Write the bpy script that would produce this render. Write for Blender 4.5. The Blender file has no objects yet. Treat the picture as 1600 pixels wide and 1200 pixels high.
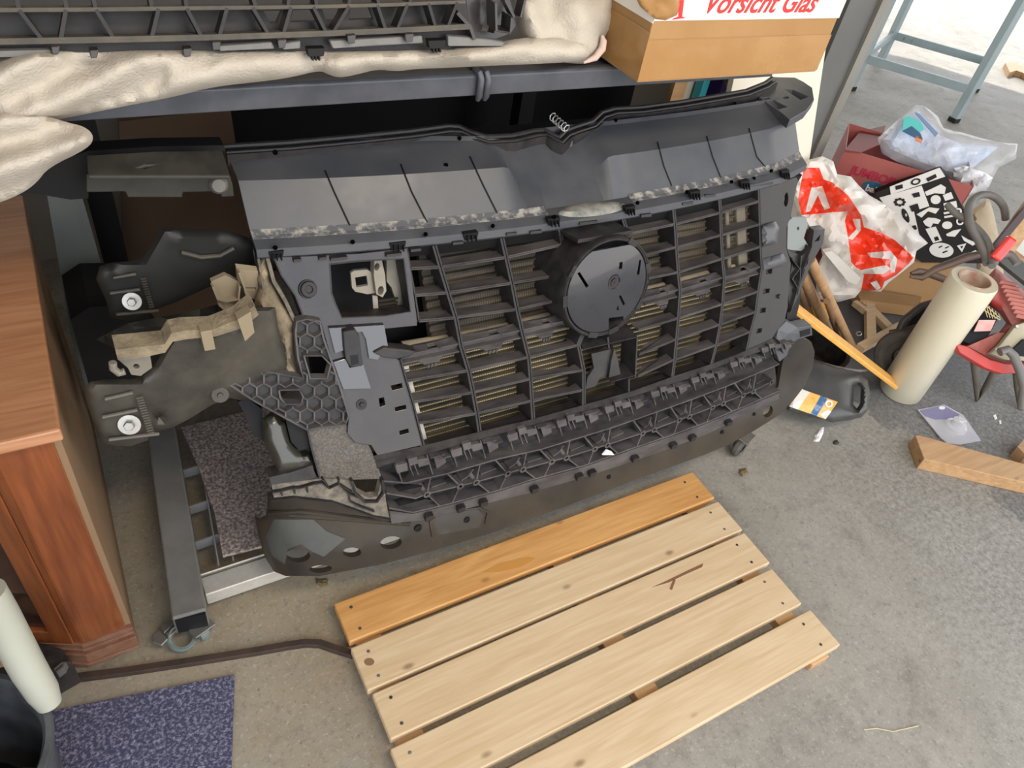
import bpy, bmesh, math, random
from mathutils import Vector as V, Matrix, noise
from mathutils.geometry import delaunay_2d_cdt
random.seed(7)
S = bpy.context.scene
COL = S.collection
# ------------------------------------------------------------------ camera
F_PX, PITCH, ROLL, YAW, CAM_H = 1158.878, 0.733418, 0.200937, 0.634551, 1.5
_F = V((math.sin(YAW)*math.cos(PITCH), math.cos(YAW)*math.cos(PITCH), -math.sin(PITCH)))
_r0 = V((math.cos(YAW), -math.sin(YAW), 0)); _u0 = _r0.cross(_F)
_R = _r0*math.cos(ROLL) + _u0*math.sin(ROLL)
_U = -_r0*math.sin(ROLL) + _u0*math.cos(ROLL)
EYE = V((0, 0, CAM_H))
cd = bpy.data.cameras.new('camera'); cam = bpy.data.objects.new('camera', cd); COL.objects.link(cam)
cd.sensor_fit = 'HORIZONTAL'; cd.sensor_width = 36.0; cd.lens = 36.0*F_PX/1600.0; cd.clip_start = 0.02
cam.matrix_world = Matrix.Translation(EYE) @ Matrix(((_R.x, _U.x, -_F.x), (_R.y, _U.y, -_F.y), (_R.z, _U.z, -_F.z))).to_4x4()
S.camera = cam
# ------------------------------------------------------------------ world, sun, daylight, exposure
S.view_settings.view_transform = 'Standard'; S.view_settings.look = 'None'
S.view_settings.gamma = 1; S.view_settings.use_curve_mapping = False
S.view_settings.exposure = 0.5
w = bpy.data.worlds.new('sky'); S.world = w; w.use_nodes = True
wn = w.node_tree; wn.nodes.clear()
o_ = wn.nodes.new('ShaderNodeOutputWorld'); b_ = wn.nodes.new('ShaderNodeBackground')
tc = wn.nodes.new('ShaderNodeTexCoord'); sp = wn.nodes.new('ShaderNodeSeparateXYZ'); rp = wn.nodes.new('ShaderNodeValToRGB')
wn.links.new(tc.outputs['Generated'], sp.inputs[0]); wn.links.new(sp.outputs['Z'], rp.inputs[0])
rp.color_ramp.elements[0].position = 0.0; rp.color_ramp.elements[0].color = (1.0, 0.95, 0.87, 1)
rp.color_ramp.elements[1].position = 0.7; rp.color_ramp.elements[1].color = (0.74, 0.84, 1.0, 1)
b_.inputs['Strength'].default_value = 2.4
wn.links.new(rp.outputs[0], b_.inputs[0]); wn.links.new(b_.outputs[0], o_.inputs[0])
sl = bpy.data.lights.new('sun', 'SUN'); sl.energy = 4.0; sl.angle = 0.01; sl.color = (1, 0.95, 0.86)
so = bpy.data.objects.new('sun', sl); COL.objects.link(so)
_sd = V((0.42, 0.72, 1.05)).normalized()
so.rotation_euler = _sd.to_track_quat('Z', 'Y').to_euler(); so.location = (6, 6, 8)
def lamp(name, loc, aim, size, size_y, energy, color):
    l = bpy.data.lights.new(name, 'AREA'); l.shape = 'RECTANGLE'; l.size = size; l.size_y = size_y
    l.energy = energy; l.color = color
    o = bpy.data.objects.new(name, l); COL.objects.link(o); o.location = loc
    o.rotation_euler = (V(loc)-V(aim)).to_track_quat('Z', 'Y').to_euler(); return o
lamp('added_fill_lamp', (0.9, -0.4, 2.6), (0.9, 0.6, 0), 1.4, 0.3, 24, (1, 0.84, 0.64))  # unseen warm fill light, added to boost the daylight
# ------------------------------------------------------------------ pixel rays onto real planes
def ray(x, y): return _F + _R*((x-800)/F_PX) - _U*((y-600)/F_PX)
def pt(x, y, t): return EYE + ray(x, y)*t
def ZP(z): return lambda x, y: EYE + ray(x, y)*((z-CAM_H)/ray(x, y).z)
def YP(Y): return lambda x, y: EYE + ray(x, y)*(Y/ray(x, y).y)
def PL(p, n):
    p = V(p); n = V(n)
    return lambda x, y: EYE + ray(x, y)*((p-EYE).dot(n)/ray(x, y).dot(n))
def interp(tab, z):
    if z <= tab[0][0]: return tab[0][1:]
    for a, b in zip(tab, tab[1:]):
        if z <= b[0]:
            t = (z-a[0])/(b[0]-a[0]); return tuple(a[i]+(b[i]-a[i])*t for i in range(1, len(a)))
    return tab[-1][1:]
PROF = [(0, .80, .05), (.1, .80, .05), (.25, .805, .05), (.43, .845, .06), (.76, 1.035, .14), (1.3, 1.35, .14)]
XC = .889
def yfront(x, z):
    y0, k = interp(PROF, z); return y0 + k*(x-XC)**2
def ybump(x, z):
    y0, k = interp([(0, .825, 0), (.06, .805, 0), (.12, .797, 0), (.2, .82, 0), (.27, .855, 0), (.43, .90, 0), (1, 1.2, 0)], z)
    e = max(0, abs(x-.95)-.52)
    if x > .95: return y0 + (.55*e*e if e < .38 else .0794+.418*(e-.38))
    return y0 + .9*e*e + 9*max(0, e-.21)**2
def surf(fn, off=0.0):
    def f(x, y):
        d = ray(x, y); lo, hi = .3/d.y, 2.6/d.y
        for _ in range(34):
            m = (lo+hi)/2; p = EYE + d*m
            if p.y - fn(p.x, p.z) - off < 0: lo = m
            else: hi = m
        return EYE + d*hi
    return f
def FS(off=0.0): return surf(yfront, off)
def BS(off=0.0): return surf(ybump, off)
def stand(xb, yb, tilt=0.0):
    p = ZP(0)(xb, yb); n = V((_F.x, _F.y, 0)).normalized(); n = (n + V((0, 0, tilt))).normalized()
    return PL(p, n)
# ------------------------------------------------------------------ materials
MATS = {}
def mat(name, c, rough=.5, metal=0., c2=None, ns=8., amt=.5, bump=0., bs=60., coat=0., stretch=(1, 1, 1), alpha=1., trans=0., spec=.5, detail=6., lo=.35, hi=.65):
    if name in MATS: return MATS[name]
    m = bpy.data.materials.new(name); m.use_nodes = True; N = m.node_tree.nodes; L = m.node_tree.links
    b = N['Principled BSDF']; b.inputs['Roughness'].default_value = rough; b.inputs['Metallic'].default_value = metal
    b.inputs['Coat Weight'].default_value = coat; b.inputs['Alpha'].default_value = alpha
    b.inputs['Transmission Weight'].default_value = trans; b.inputs['Specular IOR Level'].default_value = spec
    b.inputs['Base Color'].default_value = (*c, 1)
    t = N.new('ShaderNodeTexCoord'); mp = N.new('ShaderNodeMapping'); mp.inputs['Scale'].default_value = stretch
    L.new(t.outputs['Object'], mp.inputs[0])
    if c2 is not None:
        n = N.new('ShaderNodeTexNoise'); n.inputs['Scale'].default_value = ns; n.inputs['Detail'].default_value = detail; n.inputs['Roughness'].default_value = .65
        r = N.new('ShaderNodeMapRange'); r.inputs[1].default_value = lo; r.inputs[2].default_value = hi; r.inputs[4].default_value = amt
        mx = N.new('ShaderNodeMix'); mx.data_type = 'RGBA'; mx.inputs[6].default_value = (*c, 1); mx.inputs[7].default_value = (*c2, 1)
        L.new(mp.outputs[0], n.inputs['Vector']); L.new(n.outputs[0], r.inputs[0]); L.new(r.outputs[0], mx.inputs[0]); L.new(mx.outputs[2], b.inputs['Base Color'])
        rr = N.new('ShaderNodeMapRange'); rr.inputs[3].default_value = rough; rr.inputs[4].default_value = min(1, rough+.25)
        L.new(r.outputs[0], rr.inputs[0]); L.new(rr.outputs[0], b.inputs['Roughness'])
    if bump:
        n2 = N.new('ShaderNodeTexNoise'); n2.inputs['Scale'].default_value = bs; n2.inputs['Detail'].default_value = 4
        bp = N.new('ShaderNodeBump'); bp.inputs['Strength'].default_value = bump; bp.inputs['Distance'].default_value = .004
        L.new(mp.outputs[0], n2.inputs['Vector']); L.new(n2.outputs[0], bp.inputs['Height']); L.new(bp.outputs[0], b.inputs['Normal'])
    MATS[name] = m; return m
def wood(name, c, c2, axis=0, scale=1., rough=.55, knots=True, coat=0.):
    m = bpy.data.materials.new(name); m.use_nodes = True; N = m.node_tree.nodes; L = m.node_tree.links
    b = N['Principled BSDF']; b.inputs['Roughness'].default_value = rough; b.inputs['Coat Weight'].default_value = coat
    t = N.new('ShaderNodeTexCoord'); mp = N.new('ShaderNodeMapping')
    s = [14*scale]*3; s[axis] = 1.1*scale; mp.inputs['Scale'].default_value = s
    L.new(t.outputs['Object'], mp.inputs[0])
    n0 = N.new('ShaderNodeTexNoise'); n0.inputs['Scale'].default_value = .9; n0.inputs['Detail'].default_value = 2; n0.inputs['Distortion'].default_value = .6
    L.new(mp.outputs[0], n0.inputs['Vector'])
    mul = N.new('ShaderNodeMath'); mul.operation = 'MULTIPLY'; mul.inputs[1].default_value = 38; L.new(n0.outputs[0], mul.inputs[0])
    sn = N.new('ShaderNodeMath'); sn.operation = 'SINE'; L.new(mul.outputs[0], sn.inputs[0])
    n1 = N.new('ShaderNodeTexNoise'); n1.inputs['Scale'].default_value = 9; n1.inputs['Detail'].default_value = 8; L.new(mp.outputs[0], n1.inputs['Vector'])
    mr = N.new('ShaderNodeMapRange'); mr.inputs[1].default_value = -1.2; mr.inputs[2].default_value = 1.2; mr.inputs[4].default_value = .45; L.new(sn.outputs[0], mr.inputs[0])
    ad = N.new('ShaderNodeMath'); ad.operation = 'ADD'; L.new(mr.outputs[0], ad.inputs[0])
    mr2 = N.new('ShaderNodeMapRange'); mr2.inputs[1].default_value = .35; mr2.inputs[2].default_value = .7; mr2.inputs[4].default_value = .5; L.new(n1.outputs[0], mr2.inputs[0]); L.new(mr2.outputs[0], ad.inputs[1])
    mx = N.new('ShaderNodeMix'); mx.data_type = 'RGBA'; mx.inputs[6].default_value = (*c, 1); mx.inputs[7].default_value = (*c2, 1); L.new(ad.outputs[0], mx.inputs[0])
    out = mx.outputs[2]
    if knots:
        mp2 = N.new('ShaderNodeMapping'); s2 = [9.]*3; s2[axis] = 4.5; mp2.inputs['Scale'].default_value = s2; L.new(t.outputs['Object'], mp2.inputs[0])
        vo = N.new('ShaderNodeTexVoronoi'); vo.inputs['Scale'].default_value = 1.; L.new(mp2.outputs[0], vo.inputs['Vector'])
        k = N.new('ShaderNodeMapRange'); k.inputs[1].default_value = .025; k.inputs[2].default_value = .075; k.inputs[3].default_value = .7; k.inputs[4].default_value = 0; L.new(vo.outputs['Distance'], k.inputs[0])
        m3 = N.new('ShaderNodeMix'); m3.data_type = 'RGBA'; m3.inputs[7].default_value = (c2[0]*.35, c2[1]*.25, c2[2]*.22, 1)
        L.new(k.outputs[0], m3.inputs[0]); L.new(out, m3.inputs[6]); out = m3.outputs[2]
    L.new(out, b.inputs['Base Color'])
    bp = N.new('ShaderNodeBump'); bp.inputs['Strength'].default_value = .15; bp.inputs['Distance'].default_value = .002; L.new(ad.outputs[0], bp.inputs['Height']); L.new(bp.outputs[0], b.inputs['Normal'])
    MATS[name] = m; return m
PLA = mat('black_plastic', (.014, .0125, .0135), .36, c2=(.045, .040, .038), ns=34, amt=.7, bump=.06, bs=180, spec=.3)
PLB = mat('black_plastic_rib', (.016, .0145, .016), .38, c2=(.042, .038, .037), ns=40, amt=.6, spec=.28)
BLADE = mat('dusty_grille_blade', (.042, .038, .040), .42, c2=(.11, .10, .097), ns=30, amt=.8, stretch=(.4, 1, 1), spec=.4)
PLG = mat('glossy_black_plastic', (.022, .018, .019), .20, c2=(.05, .044, .042), ns=14, amt=.5, bump=.25, bs=9)
HOOD = mat('grey_black_panel', (.05, .054, .065), .36, c2=(.085, .086, .09), ns=9, amt=.6, bump=.03, bs=200)
DUST = mat('dusty_plastic', (.07, .064, .055), .75, c2=(.22, .185, .14), ns=60, amt=.9, bump=.3, bs=200)
SAND = mat('sand_covered_plastic', (.13, .105, .07), .85, c2=(.30, .24, .155), ns=34, amt=.9, bump=.5, bs=160)
RAIL = mat('dusty_black_metal', (.028, .026, .022), .42, c2=(.085, .075, .056), ns=10, amt=.7, bump=.08, bs=120)
BLK = mat('deep_black_plastic', (.007, .007, .008), .6, spec=.25)
HOLE_SHADE = mat('hole_shade_black', (.002, .002, .002), 1., spec=0.)  # flat black that paints the darkness inside holes
BUMP = mat('bronze_black_paint', (.020, .019, .018), .26, c2=(.055, .040, .024), ns=4, amt=.8, bump=.04, bs=150, spec=.35)
STEEL = mat('zinc_steel', (.38, .38, .37), .35, .9, c2=(.35, .33, .3), ns=30, amt=.6)
ALU = mat('aluminium', (.72, .70, .64), .42, .6, c2=(.45, .42, .38), ns=12, amt=.7)
GREYP = mat('grey_steel_paint', (.15, .145, .135), .42, .2, c2=(.24, .235, .22), ns=7, amt=.7)
BLUEG = mat('blue_grey_powder_coat', (.06, .063, .075), .35, .3, c2=(.11, .115, .135), ns=12, amt=.6)
FLEECE = mat('cream_fleece', (.50, .455, .39), .95, c2=(.42, .375, .31), ns=5, amt=.6, bump=.5, bs=260)
CARD = mat('cardboard', (.37, .21, .085), .75, c2=(.31, .17, .065), ns=5, amt=.7, bump=.08, bs=90)
TAPE = mat('clear_parcel_tape', (.34, .175, .055), .18, c2=(.42, .235, .085), ns=7, amt=.6, bump=.5, bs=16, coat=.5)
WHITE = mat('white_print', (.82, .80, .78), .4)
RED = mat('red_print', (.62, .03, .03), .4)
CHER = wood('cherry_veneer', (.25, .075, .022), (.12, .034, .011), axis=2, rough=.28, knots=False, coat=.4)
CHERT = wood('faded_veneer_top', (.50, .25, .13), (.34, .15, .07), axis=0, rough=.3, knots=False, coat=.4)
CHIP = mat('chipboard_edge', (.22, .14, .075), .7, c2=(.22, .13, .07), ns=12, amt=.7)
PINE = wood('pine_slat', (.62, .475, .30), (.52, .36, .195), axis=0)
PINEO = wood('stained_pine_slat', (.62, .34, .12), (.46, .21, .055), axis=0)
PINEY = wood('yellow_lath', (.78, .42, .10), (.68, .33, .06), axis=0, knots=False)
PINEX = wood('rough_pine', (.50, .31, .15), (.36, .20, .09), axis=0, knots=True)
STICK = wood('ash_handle', (.42, .26, .13), (.30, .17, .08), axis=2, knots=False)
GREENM = mat('blue_green_steel', (.26, .33, .35), .4, .3, c2=(.32, .38, .39), ns=9, amt=.6)
RUB = mat('black_rubber', (.035, .033, .03), .7, c2=(.14, .125, .10), ns=14, amt=.6)
CREAM = mat('cream_film', (.60, .56, .43), .32, c2=(.58, .53, .39), ns=3, amt=.4, coat=.3)
REDM = mat('dusty_red_steel', (.33, .035, .03), .5, c2=(.42, .20, .16), ns=7, amt=1.)
GREYC = mat('grey_cable', (.13, .125, .12), .45, c2=(.2, .19, .17), ns=20, amt=.5)
# ------------------------------------------------------------------ mesh building
class MB:
    def __init__(s): s.v = []; s.f = []; s.m = []; s.mi = 0
    def add(s, vs, fs):
        n = len(s.v); s.v += [V(v) for v in vs]; s.f += [tuple(i+n for i in f) for f in fs]; s.m += [s.mi]*len(fs); return s
    def obox(s, c, a, b, d):
        c, a, b, d = V(c), V(a), V(b), V(d)
        vs = [c+a*i+b*j+d*k for i in (-1, 1) for j in (-1, 1) for k in (-1, 1)]
        return s.add(vs, [(0, 1, 3, 2), (4, 6, 7, 5), (0, 4, 5, 1), (2, 3, 7, 6), (0, 2, 6, 4), (1, 5, 7, 3)])
    def box(s, x0, x1, y0, y1, z0, z1):
        return s.obox(((x0+x1)/2, (y0+y1)/2, (z0+z1)/2), ((x1-x0)/2, 0, 0), (0, (y1-y0)/2, 0), (0, 0, (z1-z0)/2))
    def bar(s, a, b, w, h, up=(0, 0, 1)):
        a, b = V(a), V(b); d = b-a; t = d.normalized(); sd = t.cross(V(up)).normalized(); uu = sd.cross(t)
        return s.obox((a+b)/2, d/2, sd*w/2, uu*h/2)
    def tube(s, path, r, n=12, caps=True):
        path = [V(p) for p in path]; m = len(path); rs = r if isinstance(r, (list, tuple)) else [r]*m
        vs = []; fs = []; pu = None
        for i, p in enumerate(path):
            t = (path[min(i+1, m-1)]-path[max(i-1, 0)]).normalized()
            if pu is None: pu = t.orthogonal().normalized()
            pu = (pu - t*pu.dot(t)).normalized(); q = t.cross(pu)
            vs += [p + (pu*math.cos(2*math.pi*k/n)+q*math.sin(2*math.pi*k/n))*rs[i] for k in range(n)]
        for i in range(m-1):
            for k in range(n):
                k2 = (k+1) % n; fs.append((i*n+k, i*n+k2, (i+1)*n+k2, (i+1)*n+k))
        if caps: fs.append(tuple(range(n-1, -1, -1))); fs.append(tuple(range((m-1)*n, m*n)))
        return s.add(vs, fs)
    def lathe(s, c, ax, prof, n=32):
        c = V(c); ax = V(ax).normalized(); a = ax.orthogonal().normalized(); b = ax.cross(a)
        vs = []; fs = []
        for r, h in prof: vs += [c+ax*h+(a*math.cos(2*math.pi*k/n)+b*math.sin(2*math.pi*k/n))*max(r, 1e-4) for k in range(n)]
        for i in range(len(prof)-1):
            for k in range(n):
                k2 = (k+1) % n; fs.append((i*n+k, i*n+k2, (i+1)*n+k2, (i+1)*n+k))
        return s.add(vs, fs)
    def prism(s, pts, vec):
        pts = [V(p) for p in pts]; n = len(pts); vec = V(vec)
        return s.add(pts+[p+vec for p in pts], [tuple(range(n)), tuple(range(2*n-1, n-1, -1))]+[(i, i+n, (i+1) % n+n, (i+1) % n) for i in range(n)])
    def wall(s, path, vec, t):
        """upright sheet: a path of points pushed along vec, t thick"""
        path = [V(p) for p in path]; vec = V(vec); vs = []; fs = []; m = len(path)
        for i, p in enumerate(path):
            tg = (path[min(i+1, m-1)]-path[max(i-1, 0)]).normalized(); sd = tg.cross(vec).normalized()*t/2
            vs += [p-sd, p+sd, p+sd+vec, p-sd+vec]
        for i in range(m-1):
            a = i*4; b = a+4
            for k in range(4): fs.append((a+k, a+(k+1) % 4, b+(k+1) % 4, b+k))
        fs += [(3, 2, 1, 0), ((m-1)*4, (m-1)*4+1, (m-1)*4+2, (m-1)*4+3)]
        return s.add(vs, fs)
    def build(s, name, m, parent=None, smooth=False, bevel=0., kind=None, label=None, angle=40, split=False):
        if split:
            par = list(range(len(s.v)))
            def fd(a):
                while par[a] != a: par[a] = par[par[a]]; a = par[a]
                return a
            for f in s.f:
                for q in f[1:]: par[fd(q)] = fd(f[0])
            comp = {}
            for i, f in enumerate(s.f): comp.setdefault(fd(f[0]), []).append(i)
            items = []
            for fl in comp.values():
                vv = [s.v[q] for i in fl for q in s.f[i]]
                items.append([fl, [min(v[k] for v in vv)-.001 for k in range(3)], [max(v[k] for v in vv)+.001 for k in range(3)]])
            ch = split == 'touch'
            while ch:
                ch = False
                for i in range(len(items)):
                    for j in range(i+1, len(items)):
                        A_, B_ = items[i], items[j]
                        if all(A_[1][k] < B_[2][k] and B_[1][k] < A_[2][k] for k in range(3)):
                            items[i] = [A_[0]+B_[0], [min(A_[1][k], B_[1][k]) for k in range(3)], [max(A_[2][k], B_[2][k]) for k in range(3)]]; items.pop(j); ch = True; break
                    if ch: break
            for it in items:
                o_ = MB(); mp_ = {}
                for i in it[0]:
                    f = s.f[i]
                    for q in f:
                        if q not in mp_: mp_[q] = len(o_.v); o_.v.append(s.v[q])
                    o_.f.append(tuple(mp_[q] for q in f)); o_.m.append(s.m[i])
                last = o_.build(name, m, parent, smooth, bevel, kind, label, angle)
            return last
        me = bpy.data.meshes.new(name); off = V((0, 0, 0))
        if parent is not None:
            q = parent
            while q is not None: off += q.location; q = q.parent
        me.from_pydata([tuple(v-off) for v in s.v], [], s.f)
        ms = m if isinstance(m, (list, tuple)) else [m]
        for q in ms: me.materials.append(q)
        for i, pz in enumerate(me.polygons): pz.material_index = min(s.m[i], len(ms)-1)
        bm = bmesh.new(); bm.from_mesh(me)
        bmesh.ops.recalc_face_normals(bm, faces=bm.faces); bm.to_mesh(me); bm.free()
        if smooth:
            for pz in me.polygons: pz.use_smooth = True
            me.set_sharp_from_angle(angle=math.radians(angle))
        o = bpy.data.objects.new(name, me); COL.objects.link(o)
        if parent is not None: o.parent = parent
        if bevel:
            bv = o.modifiers.new('bevel', 'BEVEL'); bv.width = bevel; bv.segments = 2; bv.limit_method = 'ANGLE'
        if kind: o['kind'] = kind
        if label: o['label'] = label
        return o
def thing(name, label, cat, loc=(0, 0, 0), group=None):
    o = bpy.data.objects.new(name, None); COL.objects.link(o); o.location = loc; o.empty_display_size = .05
    return tag(o, label, cat, group)
def tag(o, label, cat, group=None):
    o['label'] = label; o['category'] = cat
    if group: o['group'] = group
    return o
def rebase(o, loc):
    """move a one-mesh thing's origin to its base"""
    loc = V(loc)
    for v in o.data.vertices: v.co -= loc
    o.location = loc; return o
def inpoly(x, y, P):
    c = False; j = len(P)-1
    for i in range(len(P)):
        xi, yi = P[i]; xj, yj = P[j]
        if (yi > y) != (yj > y) and x < (xj-xi)*(y-yi)/(yj-yi)+xi: c = not c
        j = i
    return c
def dist(x, y, P):
    best = 1e9
    for i in range(len(P)):
        ax, ay = P[i-1]; bx, by = P[i]; dx, dy = bx-ax, by-ay; L = dx*dx+dy*dy or 1e-9
        t = max(0, min(1, ((x-ax)*dx+(y-ay)*dy)/L)); d = math.hypot(ax+dx*t-x, ay+dy*t-y); best = min(best, d)
    return best
def dens(P, step):
    out = []
    for i in range(len(P)):
        a = P[i]; b = P[(i+1) % len(P)]; n = max(1, int(math.hypot(b[0]-a[0], b[1]-a[1])/step))
        out += [(a[0]+(b[0]-a[0])*k/n, a[1]+(b[1]-a[1])*k/n) for k in range(n)]
    return out
def mesh2d(P, holes=(), step=20, lines=()):
    P = dens(P, step); H_ = [dens(h, step) for h in holes]
    pts = [V(p) for p in P]; edges = [(i, (i+1) % len(P)) for i in range(len(P))]
    for h in H_:
        n = len(pts); pts += [V(p) for p in h]; edges += [(n+i, n+(i+1) % len(h)) for i in range(len(h))]
    for h in [dens(q, step) for q in lines]:
        n = len(pts); pts += [V(p) for p in h]; edges += [(n+i, n+(i+1) % len(h)) for i in range(len(h))]
    xs = [p[0] for p in P]; ys = [p[1] for p in P]; y = min(ys)+step/2; r = 0
    while y < max(ys):
        x = min(xs)+step*(.5 if r % 2 else 0.)
        while x < max(xs):
            if inpoly(x, y, P) and not any(inpoly(x, y, h) for h in H_) and dist(x, y, P) > step*.4 and all(dist(x, y, h) > step*.4 for h in H_): pts.append(V((x, y)))
            x += step
        y += step*.87; r += 1
    vo, eo, fo, _, _, _ = delaunay_2d_cdt(pts, edges, [], 0, 1e-4)
    fs = []
    for f in fo:
        cx = sum(vo[i].x for i in f)/len(f); cy = sum(vo[i].y for i in f)/len(f)
        if inpoly(cx, cy, P) and not any(inpoly(cx, cy, h) for h in H_): fs.append(tuple(f))
    return [(v.x, v.y) for v in vo], fs, P, H_
def shell(mb, fr, bk, fs):
    n = len(fr); cnt = {}
    for f in fs:
        for i in range(len(f)): e = (f[i], f[(i+1) % len(f)]); cnt[e] = 1
    side = [(a, b, b+n, a+n) for (a, b) in cnt if (b, a) not in cnt]
    mb.add(list(fr)+list(bk), list(fs)+[tuple(i+n for i in reversed(f)) for f in fs]+side)
def sheet(P, s, back=(0, .01, 0), holes=(), step=40, mb=None):
    mb = mb or MB(); v2, fs, _, _ = mesh2d(P, holes, step)
    fr = [s(*p) for p in v2]; b = V(back); shell(mb, fr, [p+b for p in fr], fs); return mb
def puffy(P, s, th, step=12, holes=(), rnd=40., namp=.0, nsc=20., back=.35, seed=0., mb=None, region=None, ridge=None, lines=()):
    """inflated body: rounded outline, folds as real relief. th = thickness toward the viewer, rnd = px over which it rounds"""
    mb = mb or MB(); v2, fs, PP, HH = mesh2d(P, holes, step, lines); fr = []; bk = []
    for (x, y) in v2:
        d = min([dist(x, y, PP)]+[dist(x, y, h) for h in HH]); q = max(0., min(1., d/rnd)); h = math.sqrt(max(0., 1-(1-q)**2))
        p = s(x, y); dr = (EYE-p).normalized()
        n1 = noise.noise(V((x*nsc/1000+seed, y*nsc/1000, seed*3.1)))
        n2 = abs(noise.noise(V((x*nsc/400+seed, y*nsc/400, seed)))) 
        if ridge: n1 += ridge(x, y)
        fr.append(p+dr*(th*h+namp*(n1-n2*.7)*min(1, q*2.5))); bk.append(p-dr*(th*h*back+.001))
    n0 = len(mb.m); shell(mb, fr, bk, fs)
    if region:
        for i, f in enumerate(fs):
            k_ = region(sum(v2[k][0] for k in f)/len(f), sum(v2[k][1] for k in f)/len(f)); mb.m[n0+i] = k_; mb.m[n0+len(fs)+i] = k_
    return mb
def soft(P, n=2):
    for _ in range(n):
        Q = []
        for i in range(len(P)):
            a, b = P[i-1], P[i]; Q += [(a[0]*.75+b[0]*.25, a[1]*.75+b[1]*.25), (a[0]*.25+b[0]*.75, a[1]*.25+b[1]*.75)]
        P = Q
    return P
def ell(cx, cy, a, b, rot=0., n=20):
    c, s_ = math.cos(rot), math.sin(rot)
    return [(cx+a*math.cos(t)*c-b*math.sin(t)*s_, cy+a*math.cos(t)*s_+b*math.sin(t)*c) for t in [2*math.pi*k/n for k in range(n)]]
def text(name, body, m, parent, o, xd, yd, size, shear=0., bold=0., ext=.0006):
    """flat lettering: origin, direction of writing, up direction"""
    cu = bpy.data.curves.new(name, 'FONT'); cu.body = body; cu.size = size; cu.shear = shear; cu.offset = bold; cu.extrude = ext
    tmp = bpy.data.objects.new(name, cu); COL.objects.link(tmp); bpy.context.view_layer.update()
    me = bpy.data.meshes.new_from_object(tmp.evaluated_get(bpy.context.evaluated_depsgraph_get()))
    bpy.data.objects.remove(tmp); xd = V(xd).normalized(); yd = V(yd).normalized(); zd = xd.cross(yd).normalized(); yd = zd.cross(xd)
    off = V((0, 0, 0)); q = parent
    while q is not None: off += q.location; q = q.parent
    for v in me.vertices: v.co = V(o)+xd*v.co.x+yd*v.co.y+zd*v.co.z-off
    me.materials.clear(); me.materials.append(m)
    ob = bpy.data.objects.new(name, me); COL.objects.link(ob); ob.parent = parent; return ob
def struct(name, mb, m, **k): return mb.build(name, m, kind='structure', **k)
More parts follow.
